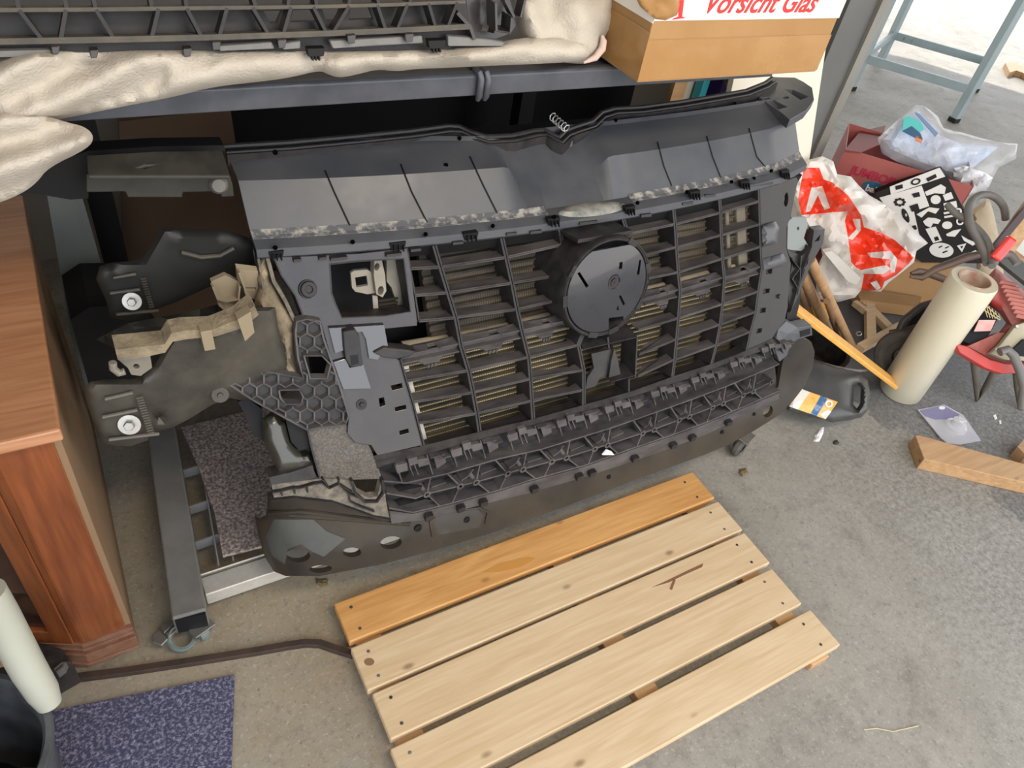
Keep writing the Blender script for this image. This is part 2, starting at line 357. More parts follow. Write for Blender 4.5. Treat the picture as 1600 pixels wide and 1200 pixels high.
# ------------------------------------------------------------------ the setting
def floor_material():
    m = bpy.data.materials.new('stained_concrete'); m.use_nodes = True; N = m.node_tree.nodes; L = m.node_tree.links; b = N['Principled BSDF']
    t = N.new('ShaderNodeTexCoord')
    def nz(sc, det=6, rough=.6, st=None):
        n = N.new('ShaderNodeTexNoise'); n.inputs['Scale'].default_value = sc; n.inputs['Detail'].default_value = det; n.inputs['Roughness'].default_value = rough
        L.new(t.outputs['Object'], n.inputs['Vector']); return n.outputs[0]
    def mr(v, a, b2, c=0., d=1.):
        r = N.new('ShaderNodeMapRange'); r.inputs[1].default_value = a; r.inputs[2].default_value = b2; r.inputs[3].default_value = c; r.inputs[4].default_value = d; L.new(v, r.inputs[0]); return r.outputs[0]
    def mx(f, a, b2):
        x = N.new('ShaderNodeMix'); x.data_type = 'RGBA'; L.new(f, x.inputs[0])
        for i, q in ((6, a), (7, b2)):
            if isinstance(q, tuple): x.inputs[i].default_value = (*q, 1)
            else: L.new(q, x.inputs[i])
        return x.outputs[2]
    base = mx(mr(nz(2.2), .35, .65), (.235, .215, .18), (.33, .305, .26))
    base = mx(mr(nz(9, 8, .7), .5, .72, 0, .7), base, (.135, .12, .098))
    base = mx(mr(nz(4.0, 9, .75), .56, .70, 0, .6), base, (.36, .335, .285))
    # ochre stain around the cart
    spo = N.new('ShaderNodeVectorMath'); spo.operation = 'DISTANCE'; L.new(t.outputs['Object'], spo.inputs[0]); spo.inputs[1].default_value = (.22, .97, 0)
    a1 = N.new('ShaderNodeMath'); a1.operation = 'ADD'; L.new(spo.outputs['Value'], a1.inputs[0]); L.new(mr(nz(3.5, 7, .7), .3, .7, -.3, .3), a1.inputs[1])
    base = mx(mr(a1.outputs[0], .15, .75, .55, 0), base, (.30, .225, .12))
    base = mx(mr(nz(60, 7, .75), .52, .66, 0, .45), base, (.105, .095, .08))
    base = mx(mr(nz(110, 5, .7), .56, .66, 0, .5), base, (.46, .44, .39))
    # worn dark coating: an area that starts at a diagonal edge on the right
    sp = N.new('ShaderNodeSeparateXYZ'); L.new(t.outputs['Object'], sp.inputs[0])
    def lin(a, b2, c):
        m1 = N.new('ShaderNodeMath'); m1.operation = 'MULTIPLY'; m1.inputs[1].default_value = a; L.new(sp.outputs[0], m1.inputs[0])
        m2 = N.new('ShaderNodeMath'); m2.operation = 'MULTIPLY_ADD'; m2.inputs[1].default_value = b2; L.new(sp.outputs[1], m2.inputs[0]); L.new(m1.outputs[0], m2.inputs[2])
        m3 = N.new('ShaderNodeMath'); m3.operation = 'ADD'; m3.inputs[1].default_value = c; L.new(m2.outputs[0], m3.inputs[0]); return m3.outputs[0]
    d = lin(.985, .17, -2.175)
    ad = N.new('ShaderNodeMath'); ad.operation = 'ADD'; L.new(d, ad.inputs[0]); L.new(mr(nz(4, 9, .75), .3, .7, -.12, .12), ad.inputs[1])
    inx = mr(ad.outputs[0], 0, .02)
    far = mr(lin(.55, 1., -2.9), -.1, .35, 1, 0)
    mm = N.new('ShaderNodeMath'); mm.operation = 'MULTIPLY'; L.new(inx, mm.inputs[0]); L.new(far, mm.inputs[1])
    dark = mx(mr(nz(7, 6), .35, .7), (.07, .075, .082), (.115, .115, .112))
    base = mx(mm.outputs[0], base, dark)
    # scuffed dark zone to the right of the pallet with white flecks
    z2a = mr(lin(1., -.15, -1.45), -.12, .35, 0, .55); z2b = mr(lin(0, 1., -.9), -.2, .15, 1, 0)
    zm = N.new('ShaderNodeMath'); zm.operation = 'MULTIPLY'; L.new(z2a, zm.inputs[0]); L.new(z2b, zm.inputs[1]); z2 = zm.outputs[0]
    fl = mx(mr(nz(70, 8, .8), .40, .62), (.11, .104, .094), (.40, .38, .34))
    base = mx(z2, base, fl)
    # fine specks
    vo = N.new('ShaderNodeTexVoronoi'); vo.inputs['Scale'].default_value = 140; L.new(t.outputs['Object'], vo.inputs['Vector'])
    base = mx(mr(vo.outputs['Distance'], .0, .14, .4, 0), base, (.5, .48, .44))
    base = mx(mr(nz(90, 3), .62, .72, 0, .6), base, (.09, .085, .08))
    L.new(base, b.inputs['Base Color']); b.inputs['Roughness'].default_value = .62
    bp = N.new('ShaderNodeBump'); bp.inputs['Strength'].default_value = .3; bp.inputs['Distance'].default_value = .003; L.new(nz(60, 6), bp.inputs['Height']); L.new(bp.outputs[0], b.inputs['Normal'])
    return m
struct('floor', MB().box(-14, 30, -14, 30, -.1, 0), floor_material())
WALL = mat('rough_wall_plaster', (.40, .37, .33), .9, c2=(.3, .28, .25), ns=3, bump=.3, bs=30)
CEIL = mat('dark_roof_boards', (.09, .085, .08), .8, c2=(.06, .055, .05), ns=3)
struct('wall_back', MB().box(-.85, 2.42, 2.35, 2.5, 0, 2.8), WALL)
struct('shade_wall_left', MB().box(-.85, -.75, .2, 2.5, 0, 2.8), WALL)  # unseen wall, set close in to darken the left side
struct('ceiling', MB().prism([(-3.1, -1.0, 2.8), (-3.1, 7.5, 2.8), (4.6, 7.7, 2.8), (5.6, 6.35, 2.8), (6.75, 5.35, 2.8), (7.4, 4.2, 2.8), (8.6, 3.2, 2.8), (8.6, -1.0, 2.8)], (0, 0, .15)), CEIL)

# ------------------------------------------------------------------ slatted wooden pallet on the floor
pal = thing('wooden_pallet', 'slatted pine pallet of five boards lying flat on the concrete floor', 'pallet', (.78, .4, 0))
tz = .045
e0 = ZP(tz)
slats = []
for (a, b, c, d) in [((516, 948), (1082, 737), (1113, 779), (539, 1008)), ((541, 1015), (1122, 783), (1157, 829), (568, 1088)),
                     ((570, 1092), (1163, 832), (1201, 880), (592, 1174)), ((598, 1180), (1206, 888), (1253, 943), (640, 1272)), ((650, 1292), (1266, 952), (1310, 1009), (690, 1385))]:
    slats.append([e0(*q) for q in (a, b, c, d)])
x0 = .262; x1 = sum(s[1].x for s in slats)/5 
for i, s in enumerate(slats):
    ya = s[1].y; yb = s[2].y; mb = MB()
    xa = x0+random.uniform(-.006, .006); xb = [s[1].x, s[1].x, s[1].x, s[1].x, s[1].x][0]
    mb.box(xa, xb, yb, ya, tz-.02, tz)
    o = mb.build('slat', PINEO if i == 0 else PINE, pal, bevel=.0025)
    for nx in (xa+.03, xb-.045):
        for ny in (yb+.02, ya-.022): MB().lathe((nx, ny, tz-.001), (0, 0, 1), [(0, .0018), (.0035, .0015), (.004, 0)], 10).build('nail', STEEL if (i % 2) else RAIL, o)
    for j_, P_, m_ in ((2, [(1018, 918), (1040, 908), (1075, 891), (1099, 880), (1097, 886), (1070, 898), (1045, 910)], ('resin_streak', (.20, .09, .045))), (2, [(1046, 920), (1052, 905), (1056, 906), (1050, 922)], ('resin_streak', 0)), (0, [(752, 895), (780, 880), (825, 870), (838, 872), (815, 886), (780, 894)], ('honey_stain', (.50, .23, .05))), (1, ell(577, 1034, 8, 6), ('dark_knot', (.22, .12, .06)))):
        if j_ == i: sheet(P_, ZP(tz+.0004), (0, 0, -.0004), step=12).build(m_[0], mat(m_[0], m_[1], .6) if m_[1] else MATS[m_[0]], o)
yn, yf = slats[-1][2].y, slats[0][1].y
for bx in (.275, .76, x1-.085):
    MB().box(bx, bx+.055, yn-.006 if bx > 1 else yn+.01, yf-.01, 0, tz-.0203).build('batten', PINEX, pal, bevel=.002)

# ------------------------------------------------------------------ floor items on the left
flat = ZP(0)
a, b, c = flat(367, 1056), flat(83, 1112), flat(362, 1200)
dv = (c-a).normalized()*.55
MATM = mat('blue_grey_needle_felt', (.05, .05, .10), .95, c2=(.30, .29, .38), ns=150, amt=.9, bump=.8, bs=320, detail=9, lo=.47, hi=.66)
o = MB().prism([a, b-(a-b).normalized()*.1, b-(a-b).normalized()*.1+dv, a+dv], (0, 0, .006)).build('carpet_mat', MATM)
tag(rebase(o, (-.15, .6, 0)), 'blue grey felt carpet mat lying on the concrete in the front left corner', 'mat')
mb = MB(); path = [(85, 1066), (130, 1061), (200, 1052), (300, 1037), (400, 1021), (450, 1012), (478, 1008), (500, 1009), (520, 1016), (552, 1026)]
pp = [flat(*q)+V((0, 0, .010)) for q in path]
mb.wall([p-V((0, 0, .009)) for p in pp], (0, 0, .014), .014)
tag(rebase(mb.build('iron_bar', mat('rusty_brown_iron', (.06, .042, .036), .5, .5, c2=(.12, .08, .06), ns=30), bevel=.001), flat(300, 1040)), 'thin rusty brown iron bar lying on the floor running under the pallet', 'iron bar')

# cabinet
cab = thing('wooden_cabinet', 'reddish cherry wood cabinet with moulded base and angled front at left edge', 'cabinet', (-.3, 1.2, 0))
plan = [(-.125, .915), (-.200, .910), (-.55, 1.09), (-.55, 1.56), (-.125, 1.56)]
zb, zt = .07, .628
def pr(mb, pl, z0, z1): return mb.prism([(x, y, z0) for x, y in pl], (0, 0, z1-z0))
pr(MB(), [(-.125, .915), (-.200, .910), (-.200, 1.5), (-.125, 1.56)], zb, zt).build('front_pilaster', CHER, cab, bevel=.002)
pr(MB(), [(-.1249, .918), (-.115, .918), (-.115, 1.56), (-.1249, 1.56)], .02, zt).build('side_panel', CHIP, cab)
dd = (V((-.55, 1.09, 0))-V((-.200, .910, 0))).normalized(); nn = V((dd.y, -dd.x, 0))
if nn.y > 0: nn = -nn
def cpt(s_, z, o_=0.): q = V((-.200, .910, 0))+dd*s_; return V((q.x, q.y, z))-nn*o_
MB().obox(cpt(.007, (zb+zt)/2, .01), dd*.007, nn*.01, (0, 0, (zt-zb)/2)).build('front_post', CHER, cab, bevel=.001)
dr = thing('door', '', '', (0, 0, 0)); del dr['label']; del dr['category']; dr.parent = cab; dr.location = V((-.34, .99, .3))-V(cab.location); bpy.context.view_layer.update()
bpy.data.objects.remove(dr)
mb = MB(); mb.obox(cpt(.033, (zb+zt)/2, .006), dd*.018, nn*.009, (0, 0, (zt-zb)/2-.008)); mb.obox(cpt(.34, (zb+zt)/2, .006), dd*.02, nn*.009, (0, 0, (zt-zb)/2-.008))
mb.obox(cpt(.185, zb+.028, .006), dd*.14, nn*.0088, (0, 0, .02)); mb.obox(cpt(.185, zt-.028, .006), dd*.14, nn*.0088, (0, 0, .02))
door = mb.build('door', CHER, cab, bevel=.002)
mb = MB(); mb.obox(cpt(.185, (zb+zt)/2, .008), dd*.138, nn*.002, (0, 0, (zt-zb)/2-.05)); mb.build('glass_pane', mat('smoked_glass', (.05, .03, .025), .08, alpha=.35, coat=.6), door)
mb = MB(); mb.obox(cpt(.2, .20, .12), dd*.17, nn*.09, (0, 0, .006)); mb.build('shelf', CHERT, cab)
pr(MB(), [(-.208, 1.45), (-.55, 1.45), (-.55, 1.5), (-.208, 1.5)], zb, zt).build('back_or_shade_panel', CHER, cab)
pr(MB(), [(-.14, .93), (-.21, .925), (-.55, 1.11), (-.55, 1.5), (-.14, 1.5)], .05, zb).build('bottom_panel', CHER, cab)
mo = MB(); MOUL = mat('worn_moulding', (.17, .075, .045), .3, c2=(.27, .15, .10), ns=40, amt=.6, coat=.4)
for (o_, z0, z1) in ((.004, .066, .078), (.0075, .058, .066), (.003, .05, .058), (.010, .022, .050), (.014, .012, .022)):
    q0 = V((-.200, .910, 0)); A = V((-.113, .913-o_, 0)); B = V((-.200-.3*o_, .910-o_, 0)); C_ = V((-.55, 1.09, 0))+nn*o_
    for (u, v_) in ((A, B), (B, C_)):
        t_ = (v_-u).normalized(); n_ = V((-t_.y, t_.x, 0)); n_ = n_ if n_.y > 0 else -n_
        mo.prism([u+V((0, 0, z0)), v_+V((0, 0, z0)), v_+n_*.03+V((0, 0, z0)), u+n_*.03+V((0, 0, z0))], (0, 0, z1-z0))
mo.build('base_moulding', MOUL, cab, bevel=.001)
MB().box(-.56, -.108, .893, 1.57, .628, .652).build('cabinet_top', CHERT, cab, bevel=.004)
for (cx, cy) in ((-.19, .95), (-.19, 1.45)):
    MB().lathe((cx-.01, cy, .011), (1, .3, 0), [(0, 0), (.011, 0), (.011, .014), (0, .014)], 18).build('caster', RUB, cab)

# bucket with an inner pot
def circ(P):
    (ax, ay), (bx, by), (cx, cy) = [(p.x, p.y) for p in P]
    d = 2*(ax*(by-cy)+bx*(cy-ay)+cx*(ay-by))
    ux = ((ax*ax+ay*ay)*(by-cy)+(bx*bx+by*by)*(cy-ay)+(cx*cx+cy*cy)*(ay-by))/d
    uy = ((ax*ax+ay*ay)*(cx-bx)+(bx*bx+by*by)*(ax-cx)+(cx*cx+cy*cy)*(bx-ax))/d
    return ux, uy, math.hypot(ax-ux, ay-uy)
zr = .30
ux, uy, ur = circ([ZP(zr)(2, 1050), ZP(zr)(67, 1087), ZP(zr)(81, 1165)])
print('bucket', ux, uy, ur)
BUCK = mat('black_bucket_plastic', (.03, .032, .036), .4, c2=(.13, .14, .15), ns=9, amt=.6)
bk = thing('bucket', 'black plastic builders bucket with thick rim in the front left corner', 'bucket', (ux, uy, 0))
MB().lathe((ux, uy, 0), (0, 0, 1), [(0, 0), (ur*.74, 0), (ur*.93, zr-.02), (ur*.98, zr-.02), (ur, zr-.008), (ur*.985, zr), (ur*.93, zr+.001), (ur*.88, zr-.012), (ur*.86, zr-.03), (ur*.72, .02), (0, .02)], 56).build('body', BUCK, bk, smooth=True)
ux2, uy2 = ux-ur*.12, uy-.0
MB().lathe((ux, uy-.005, .021), (0, 0, 1), [(0, 0), (ur*.4, 0), (ur*.5, .12), (ur*.48, .12), (ur*.38, .01), (0, .01)], 40).build('flower_pot', BLK, None, smooth=True)
tag(bpy.data.objects['flower_pot'], 'small round black pot standing inside the black bucket', 'pot')
# pale plastic tube
zz = [.52, .47, .42, .37, .33, .305]; pq = [(-22, 925), (0, 962), (20, 1000), (44, 1045), (66, 1080), (77, 1100)]
tb = MB().tube([ZP(z)(*q) for z, q in zip(zz, pq)], [.024, .024, .024, .0235, .022, .017], 20).build('plastic_tube', mat('pale_grey_plastic', (.36, .37, .31), .35, c2=(.42, .41, .34), ns=4), smooth=True)
tag(rebase(tb, ZP(.3)(77, 1100)), 'thick pale grey bent plastic tube leaning on the bucket rim', 'tube')
# dark machine foot between bucket and cabinet
mf = thing('machine_foot', 'dark grey block with worn wooden strip behind the bucket', 'block', flat(40, 1060))
q = ZP(.09); MB().prism([q(-40, 1000), q(50, 1000), q(95, 1012), q(112, 1033), q(60, 1062), q(-40, 1062)], (0, 0, -.085)).build('body', PLA, mf, bevel=.004)
q = ZP(.098); MB().prism([q(-30, 1024), q(28, 1017), q(34, 1030), q(-20, 1046)], (0, 0, -.007)).build('wooden_strip', PINEX, mf)
q = ZP(.10); MB().wall([q(85, 1046), q(97, 1036), q(101, 1035), q(98, 1042), q(88, 1050)], (0, 0, -.02), .004).build('metal_clip', STEEL, mf)

# ------------------------------------------------------------------ rolling cart under the car front
cart = thing('rolling_cart', 'grey steel floor cart on casters carrying the car front', 'cart', (.4, 1.1, 0))
mb = MB(); A = V((-.012, .878, .075)); B = V((.042, 1.58, .075)); mb.bar(A, B, .063, .06); mb.build('side_beam', GREYP, cart, bevel=.004)
MB().bar(A+V((0, -.0035, -.002)), A+V((.001, .002, -.002)), .056, .05).build('end_cap', BLK, cart)
mb = MB(); mb.box(.025, 1.50, .922, .965, .045, .082); mb.box(.025, 1.50, .965, .985, .045, .060); mb.box(.025, 1.5, .972, .976, .06, .082); mb.build('front_rail', ALU, cart, bevel=.002)
MB().bar((1.50, .90, .07), (1.50, 1.58, .07), .05, .05).build('side_beam', GREYP, cart, bevel=.004)
mb = MB()
for xx, y1_ in ((.075, 1.6), (.105, 1.6)): mb.bar((xx-.01, .985, .065), (xx+.045, y1_, .065), .003, .03)
for yy in (1.06, 1.16, 1.27): mb.bar((.026, yy, .065), (.11, yy+.004, .065), .003, .028)
for xx in (.16, .21, .26, .31): mb.bar((xx, .966, .066), (xx, 1.03, .066), .003, .02)
mb.build('grid_insert', mat('grey_plastic', (.22, .22, .22), .4), cart)
def caster(cx, cy, r, ang, wm=None):
    ax = V((math.cos(ang), math.sin(ang), 0))
    w_ = MB().lathe((cx-ax.x*.012, cy-ax.y*.012, r), ax, [(0, 0), (r*.5, 0), (r*.55, .003), (r*.9, .003), (r, .007), (r, .017), (r*.9, .021), (r*.55, .021), (r*.5, .024), (0, .024)], 32).build('caster_wheel', wm or mat('grey_green_wheel', (.12, .15, .14), .4, c2=(.25, .28, .26), ns=20), cart, smooth=True)
    f = MB(); f.obox((cx, cy, 2*r+.002) , ax*.022, V((-ax.y, ax.x, 0))*.026, (0, 0, .002)); 
    for s_ in (-1, 1): f.obox((cx+ax.x*.018*s_, cy+ax.y*.018*s_, .034), ax*.0015, V((-ax.y, ax.x, 0))*.014, (0, 0, .014))
    f.build('caster_fork', STEEL, w_, bevel=.001)
    return w_
cw = caster(.0, .885, .024, .35)
MB().lathe(ZP(.02)(284, 996), (.25, -.35, 1), [(.018, 0), (.020, .006), (.026, .008), (.029, .004), (.029, -.002), (.02, -.004)], 32).build('swivel_ring', mat('grey_green_ring', (.12, .155, .14), .35, c2=(.22, .26, .24), ns=20), cw, smooth=True)
mb = MB(); q = ZP(.035)
mb.prism([q(237, 990), q(250, 984), q(263, 998), q(252, 1009), q(238, 1003)], (0, 0, -.012)); mb.prism([q(249, 975), q(268, 968), q(273, 974), q(256, 990)], (0, 0, -.02)); mb.prism([q(258, 990), q(270, 978), q(277, 984), q(264, 996)], (0, 0, -.01))
mb.build('brake_lever', STEEL, cw, bevel=.002)
caster(1.475, .855, .036, 1.9, RUB); caster(.045, 1.52, .024, .6); caster(1.5, 1.5, .024, .3)
cb = sheet([(283, 668), (425, 632), (470, 700), (470, 800), (450, 850), (420, 850), (348, 868), (335, 800), (310, 730)], ZP(.093), (0, 0, -.008), step=60).build('speckled_board', mat('speckled_felt', (.12, .095, .085), .9, c2=(.42, .35, .32), ns=150, amt=.9, detail=9, bump=.4, bs=300, lo=.42, hi=.62))
tag(rebase(cb, ZP(.085)(380, 760)), 'brown and grey speckled felt board lying on the grey cart', 'board')
# ------------------------------------------------------------------ the car front end
car = thing('car_front_end', 'black plastic van front end with slatted grille and round badge mount', 'car part', (XC, 1.0, 0))
BK = V((0, .012, -.005))
# hood panel
def hoodpt(x, s):
    k = .13; c = k*(x-XC)**2 + (.02 if x > 1.45 else 0)*(x-1.45)/.14
    tab = [(1.028, .757), (1.031, .771), (1.050, .779), (1.064, .783), (1.120, .850), (1.16, .858), (1.215, .868), (1.222, .874)]
    y, z = tab[s]
    la, ra = ((.785, .985) if s <= 3 else (.735, .935)); wl = min(1, max(0, (x-la+.025)/.035)); wr = min(1, max(0, (ra+.02-x)/.03)); wc = min(wl, wr); wc = wc*wc*(3-2*wc)
    if s == 4: y, z = y+.006*wc, z-.034*wc
    if s == 3: y, z = y+.006*wc, z-.004*wc
    if s == 5: z -= .021*wc
    if s == 6: z -= .006*wc
    wv = 0
    if s >= 6:
        wv = .018*math.exp(-((x-.72)/.10)**2)+.0*x; c = .13*(x-XC)**2*.75+.0
        if s == 7: pass
    return V((x, y+c-wv, z))
xs = [.226+(1.575-.226)*i/110 for i in range(111)]
mb = MB(); ns = 8
vs = [hoodpt(x if s < 6 else XC+(x-XC)*1.0, s) for x in xs for s in range(ns)]
bkv = [v+V((0, .006, -.007)) for v in vs]
fs = [(i*ns+s, (i+1)*ns+s, (i+1)*ns+s+1, i*ns+s+1) for i in range(110) for s in range(ns-1)]
shell(mb, vs, bkv, fs)
hood = mb.build('hood_panel', HOOD, car, smooth=True, angle=24)
# dusty ledge strip, seal and black groove lines belong to the hood panel
mb = MB()
vv = [hoodpt(x, 2)*(1-t)+hoodpt(x, 3)*t+V((0, 0, .0008)) for x in xs for t in (0, .5, 1)]
vv = [v+(V((0, .003, .004)) if i % 3 == 2 else V((0, 0, 0))) for i, v in enumerate(vv)]
ff = [(i*3+s, (i+1)*3+s, (i+1)*3+s+1, i*3+s+1) for i in range(110) for s in range(2) if not (.77 < xs[i] < .975)]
shell(mb, vv, [v-V((0, 0, .002)) for v in vv], ff)
mb.build('dusty_ledge', mat('dust_film', (.085, .088, .098), .55, c2=(.34, .325, .28), ns=55, amt=.9, lo=.48, hi=.62), hood)
mb = MB()
for (a_, b_, c_) in [((508, 267), (522, 300), (550, 360)), ((626, 257), (643, 300), (671, 355)), ((734, 245), (755, 290), (781, 342)), ((1027, 222), (1037, 260), (1051, 295)), ((1104, 213), (1113, 245), (1128, 283)), ((1170, 201), (1182, 245), (1198, 264))]:
    def hs(x, y):
        d = ray(x, y); best = None
        lo, hi = .8/d.y, 1.45/d.y
        def g(m):
            p = EYE+d*m; lst = [hoodpt(p.x, s) for s in range(ns)]
            # height of hood at p.y
            if p.y <= lst[0].y: return p.z-lst[0].z if False else (lst[0].y-p.y)+.001
            for u, v_ in zip(lst, lst[1:]):
                if u.y <= p.y <= v_.y: return p.z-(u.z+(v_.z-u.z)*(p.y-u.y)/(v_.y-u.y+1e-9))
            return p.z-lst[-1].z
        for _ in range(30):
            m = (lo+hi)/2
            if g(m) > 0: lo = m
            else: hi = m
        return EYE+d*lo
    L_ = [a_, b_, c_]; pts = []
    for u, v_ in zip(L_, L_[1:]):
        for k in range(8): pts.append(hs(u[0]+(v_[0]-u[0])*k/8, u[1]+(v_[1]-u[1])*k/8))
    mb.tube([p+V((0, -.0005, .0005)) for p in pts], .0016, 6)
mb.build('groove_shade_line', BLK, hood, split=True)  # raised black lines paint the shade of the grooves
# oval pad
o = puffy(ell(925, 327, 54, 11, -.10, 32), hs, .006, step=7, rnd=9, back=.2).build('oval_pad', mat('worn_pad', (.13, .14, .14), .6, c2=(.4, .38, .32), ns=40, amt=.7), hood, smooth=True)
# rubber seal along the rear edge
seal = [(350, 229), (450, 223), (560, 213), (640, 205), (700, 197), (718, 198), (735, 206), (760, 214), (800, 212), (835, 204), (850, 203), (862, 210), (873, 215), (884, 204), (900, 198), (925, 190), (940, 176), (960, 170), (1000, 168), (1060, 160), (1120, 150), (1165, 142), (1195, 130), (1206, 122)]
sr = PL((XC, 1.235, .876), (0, -.15, 1))
mb = MB(); sp_ = [sr(*q) for q in seal]; mb.tube(sp_, .005, 8); mb.tube([p+V((0, -.014, -.004)) for p in sp_], .0035, 8)
mb.wall([p+V((0, -.012, -.004)) for p in sp_], (0, 0, -.022), .02); mb.build('rubber_seal', PLB, car, smooth=True)
MB().box(.25, 1.53, 1.235, 1.27, .80, .862).build('lock_carrier', BLK, car, bevel=.004)
mb = MB()   # latch spring and striker
c0 = sr(868, 197); mb.tube([c0+V((.008*math.cos(a*.9), .02-.0016*a*1.0, .012+.008*math.sin(a*.9))) for a in range(0, 40)], .0016, 6)
mb.build('latch_spring', STEEL, car, smooth=True)
mb = MB(); mb.prism([hs(879, 205), hs(890, 203), hs(895, 230), hs(884, 231)], (0, .004, .012)); mb.build('latch_bracket', RAIL, car, bevel=.001)
# black discs painted as holes on the lip, clips, tabs
mb = MB()
for q in [(430, 387), (551, 378), (665, 366), (770, 353), (866, 339), (996, 317), (1073, 300), (1143, 284), (1205, 267), (1178, 279), (430, 238), (718, 216), (962, 188), (1148, 162), (697, 258)]:
    lp_ = q[0] in (430, 551, 665, 770, 866, 996, 1073, 1143, 1205)
    p = (surf(lambda x, z: 1.0285+.13*(x-XC)**2) if lp_ else hs)(*q); mb.lathe(p, (EYE-p), [(0, .003), (.0042, .003), (.0042, -.004)], 10)
mb.build('screw_hole_shade', HOLE_SHADE, hood, split=True)
LIP = surf(lambda x, z: 1.026+.13*(x-XC)**2)
for (cx, cy, w_) in [(432, 398, 12), (622, 384, 13), (736, 369, 12), (866, 346, 10), (985, 328, 8), (1087, 304, 8), (1165, 288, 7), (1228, 272, 6)]:
    mb = MB(); sheet([(cx-w_, cy-3), (cx+w_, cy-6), (cx+w_*.8, cy+4), (cx-w_*.8, cy+7)], LIP, (0, .012, 0), mb=mb)
    for s_ in (-.35, .0, .35): mb.wall([LIP(cx+s_*w_*1.6, cy-2), LIP(cx+s_*w_*1.6+.5, cy+7)], (0, -.006, 0), .002)
    mb.build('clip', BLK, car, bevel=.0008)
mb = MB()
for (cx, cy, w_) in [(465, 406, 6), (505, 403, 6), (530, 404, 13), (616, 398, 12), (716, 379, 8), (650, 390, 8), (838, 362, 9), (800, 365, 8), (920, 348, 14), (1010, 336, 8), (1075, 317, 8), (1110, 305, 8), (1190, 288, 18)]:
    sheet([(cx-w_, cy), (cx+w_, cy-w_*.22), (cx+w_, cy+4-w_*.22), (cx-w_, cy+4)], surf(yfront, -.012), (0, .03, 0), mb=mb)
mb.build('edge_tab', PLB, car, split=True)
MB().wall([V((x, 1.047+.13*(x-XC)**2, .755)) for x in xs[::6]], (0, .004, -.028), .02).build('upper_rail', BLK, car)
# right-hand horn
mb = sheet([(1186, 152), (1198, 130), (1204, 120), (1242, 121), (1256, 128), (1269, 137), (1272, 156), (1260, 172), (1234, 187), (1221, 176)], ZP(.872), (0, .0, -.022), step=14,
      holes=[[(1190, 153), (1200, 152), (1231, 167), (1215, 171)], [(1225, 139), (1239, 140), (1264, 151), (1251, 156)], ell(1228, 152, 5, 2.2, 0, 10)])
mb.build('end_bracket', HOOD, car, bevel=.001)
# ---- grille: vertical bars and blades
T = {'top': dict(A=(632, 388), B=(677, 384), C=(783, 372), D=(873, 355), E=(972, 340), F=(1051, 322), G=(1123, 305), H=(1185, 290)),
     'r1': dict(A=(637, 422), B=(687, 419), C=(790, 404), D=(878, 384), E=(980, 367), F=(1054, 352), G=(1125, 334), H=(1186, 316)),
     'r2': dict(A=(645, 464), B=(699, 459), C=(799, 444), D=(885, 430), E=(990, 404), F=(1056, 388), G=(1126, 369), H=(1187, 352)),
     'r3': dict(A=(651, 504), B=(711, 498), C=(807, 485), D=(893, 466), E=(996, 440), F=(1059, 427), G=(1128, 406), H=(1188, 387)),
     'mid': dict(A=(622, 562), B=(719, 541), C=(815, 520), D=(898, 502), E=(1000, 471), F=(1062, 456), G=(1131, 437), H=(1190, 420)),
     'r5': dict(A=(632, 598), B=(731, 581), C=(825, 560), D=(903, 541), E=(994, 518), F=(1059, 499), G=(1128, 477), H=(1184, 457)),
     'r6': dict(A=(642, 631), B=(738, 615), C=(828, 594), D=(911, 580), E=(996, 556), F=(1056, 532), G=(1124, 509), H=(1180, 489)),
     'r7': dict(A=(650, 664), B=(744, 648), C=(830, 628), D=(911, 611), E=(994, 590), F=(1053, 564), G=(1118, 541), H=(1172, 520)),
     'bot': dict(A=(659, 698), B=(748, 675), C=(832, 655), D=(911, 633), E=(985, 612), F=(1050, 589), G=(1111, 569), H=(1166, 548))}
order = ['top', 'r1', 'r2', 'r3', 'mid', 'r5', 'r6', 'r7', 'bot']
f0 = FS(0)
def barpath(k, rows): return [f0(*T[r][k]) for r in rows]
for k in 'ABCDEFGH':
    segs = [order]
    if k == 'A': segs = [order[:4], order[4:]]
    if k == 'D': segs = [['top', 'r1'], ['r5', 'r6', 'r7', 'bot']]
    if k == 'E': segs = [['top', 'r1']]
    mb = MB()
    for rows in segs:
        pth = barpath(k, rows)
        mb.wall(pth, (0, .050, -.022), .0045)
        pp = [p+V((.0058, .0008, 0)) for p in pth]; mb.wall(pp, (0, .050, -.022), .0035)
        mb.wall([p+V((.003, .006, 0)) for p in pth], (0, .044, -.02), .004)
    mb.build('vertical_bar', PLB, car, bevel=.0006, split='touch')
    if k in 'DE': pass
pairs = ['AB', 'BC', 'CD', 'DE', 'EF', 'FG', 'GH']
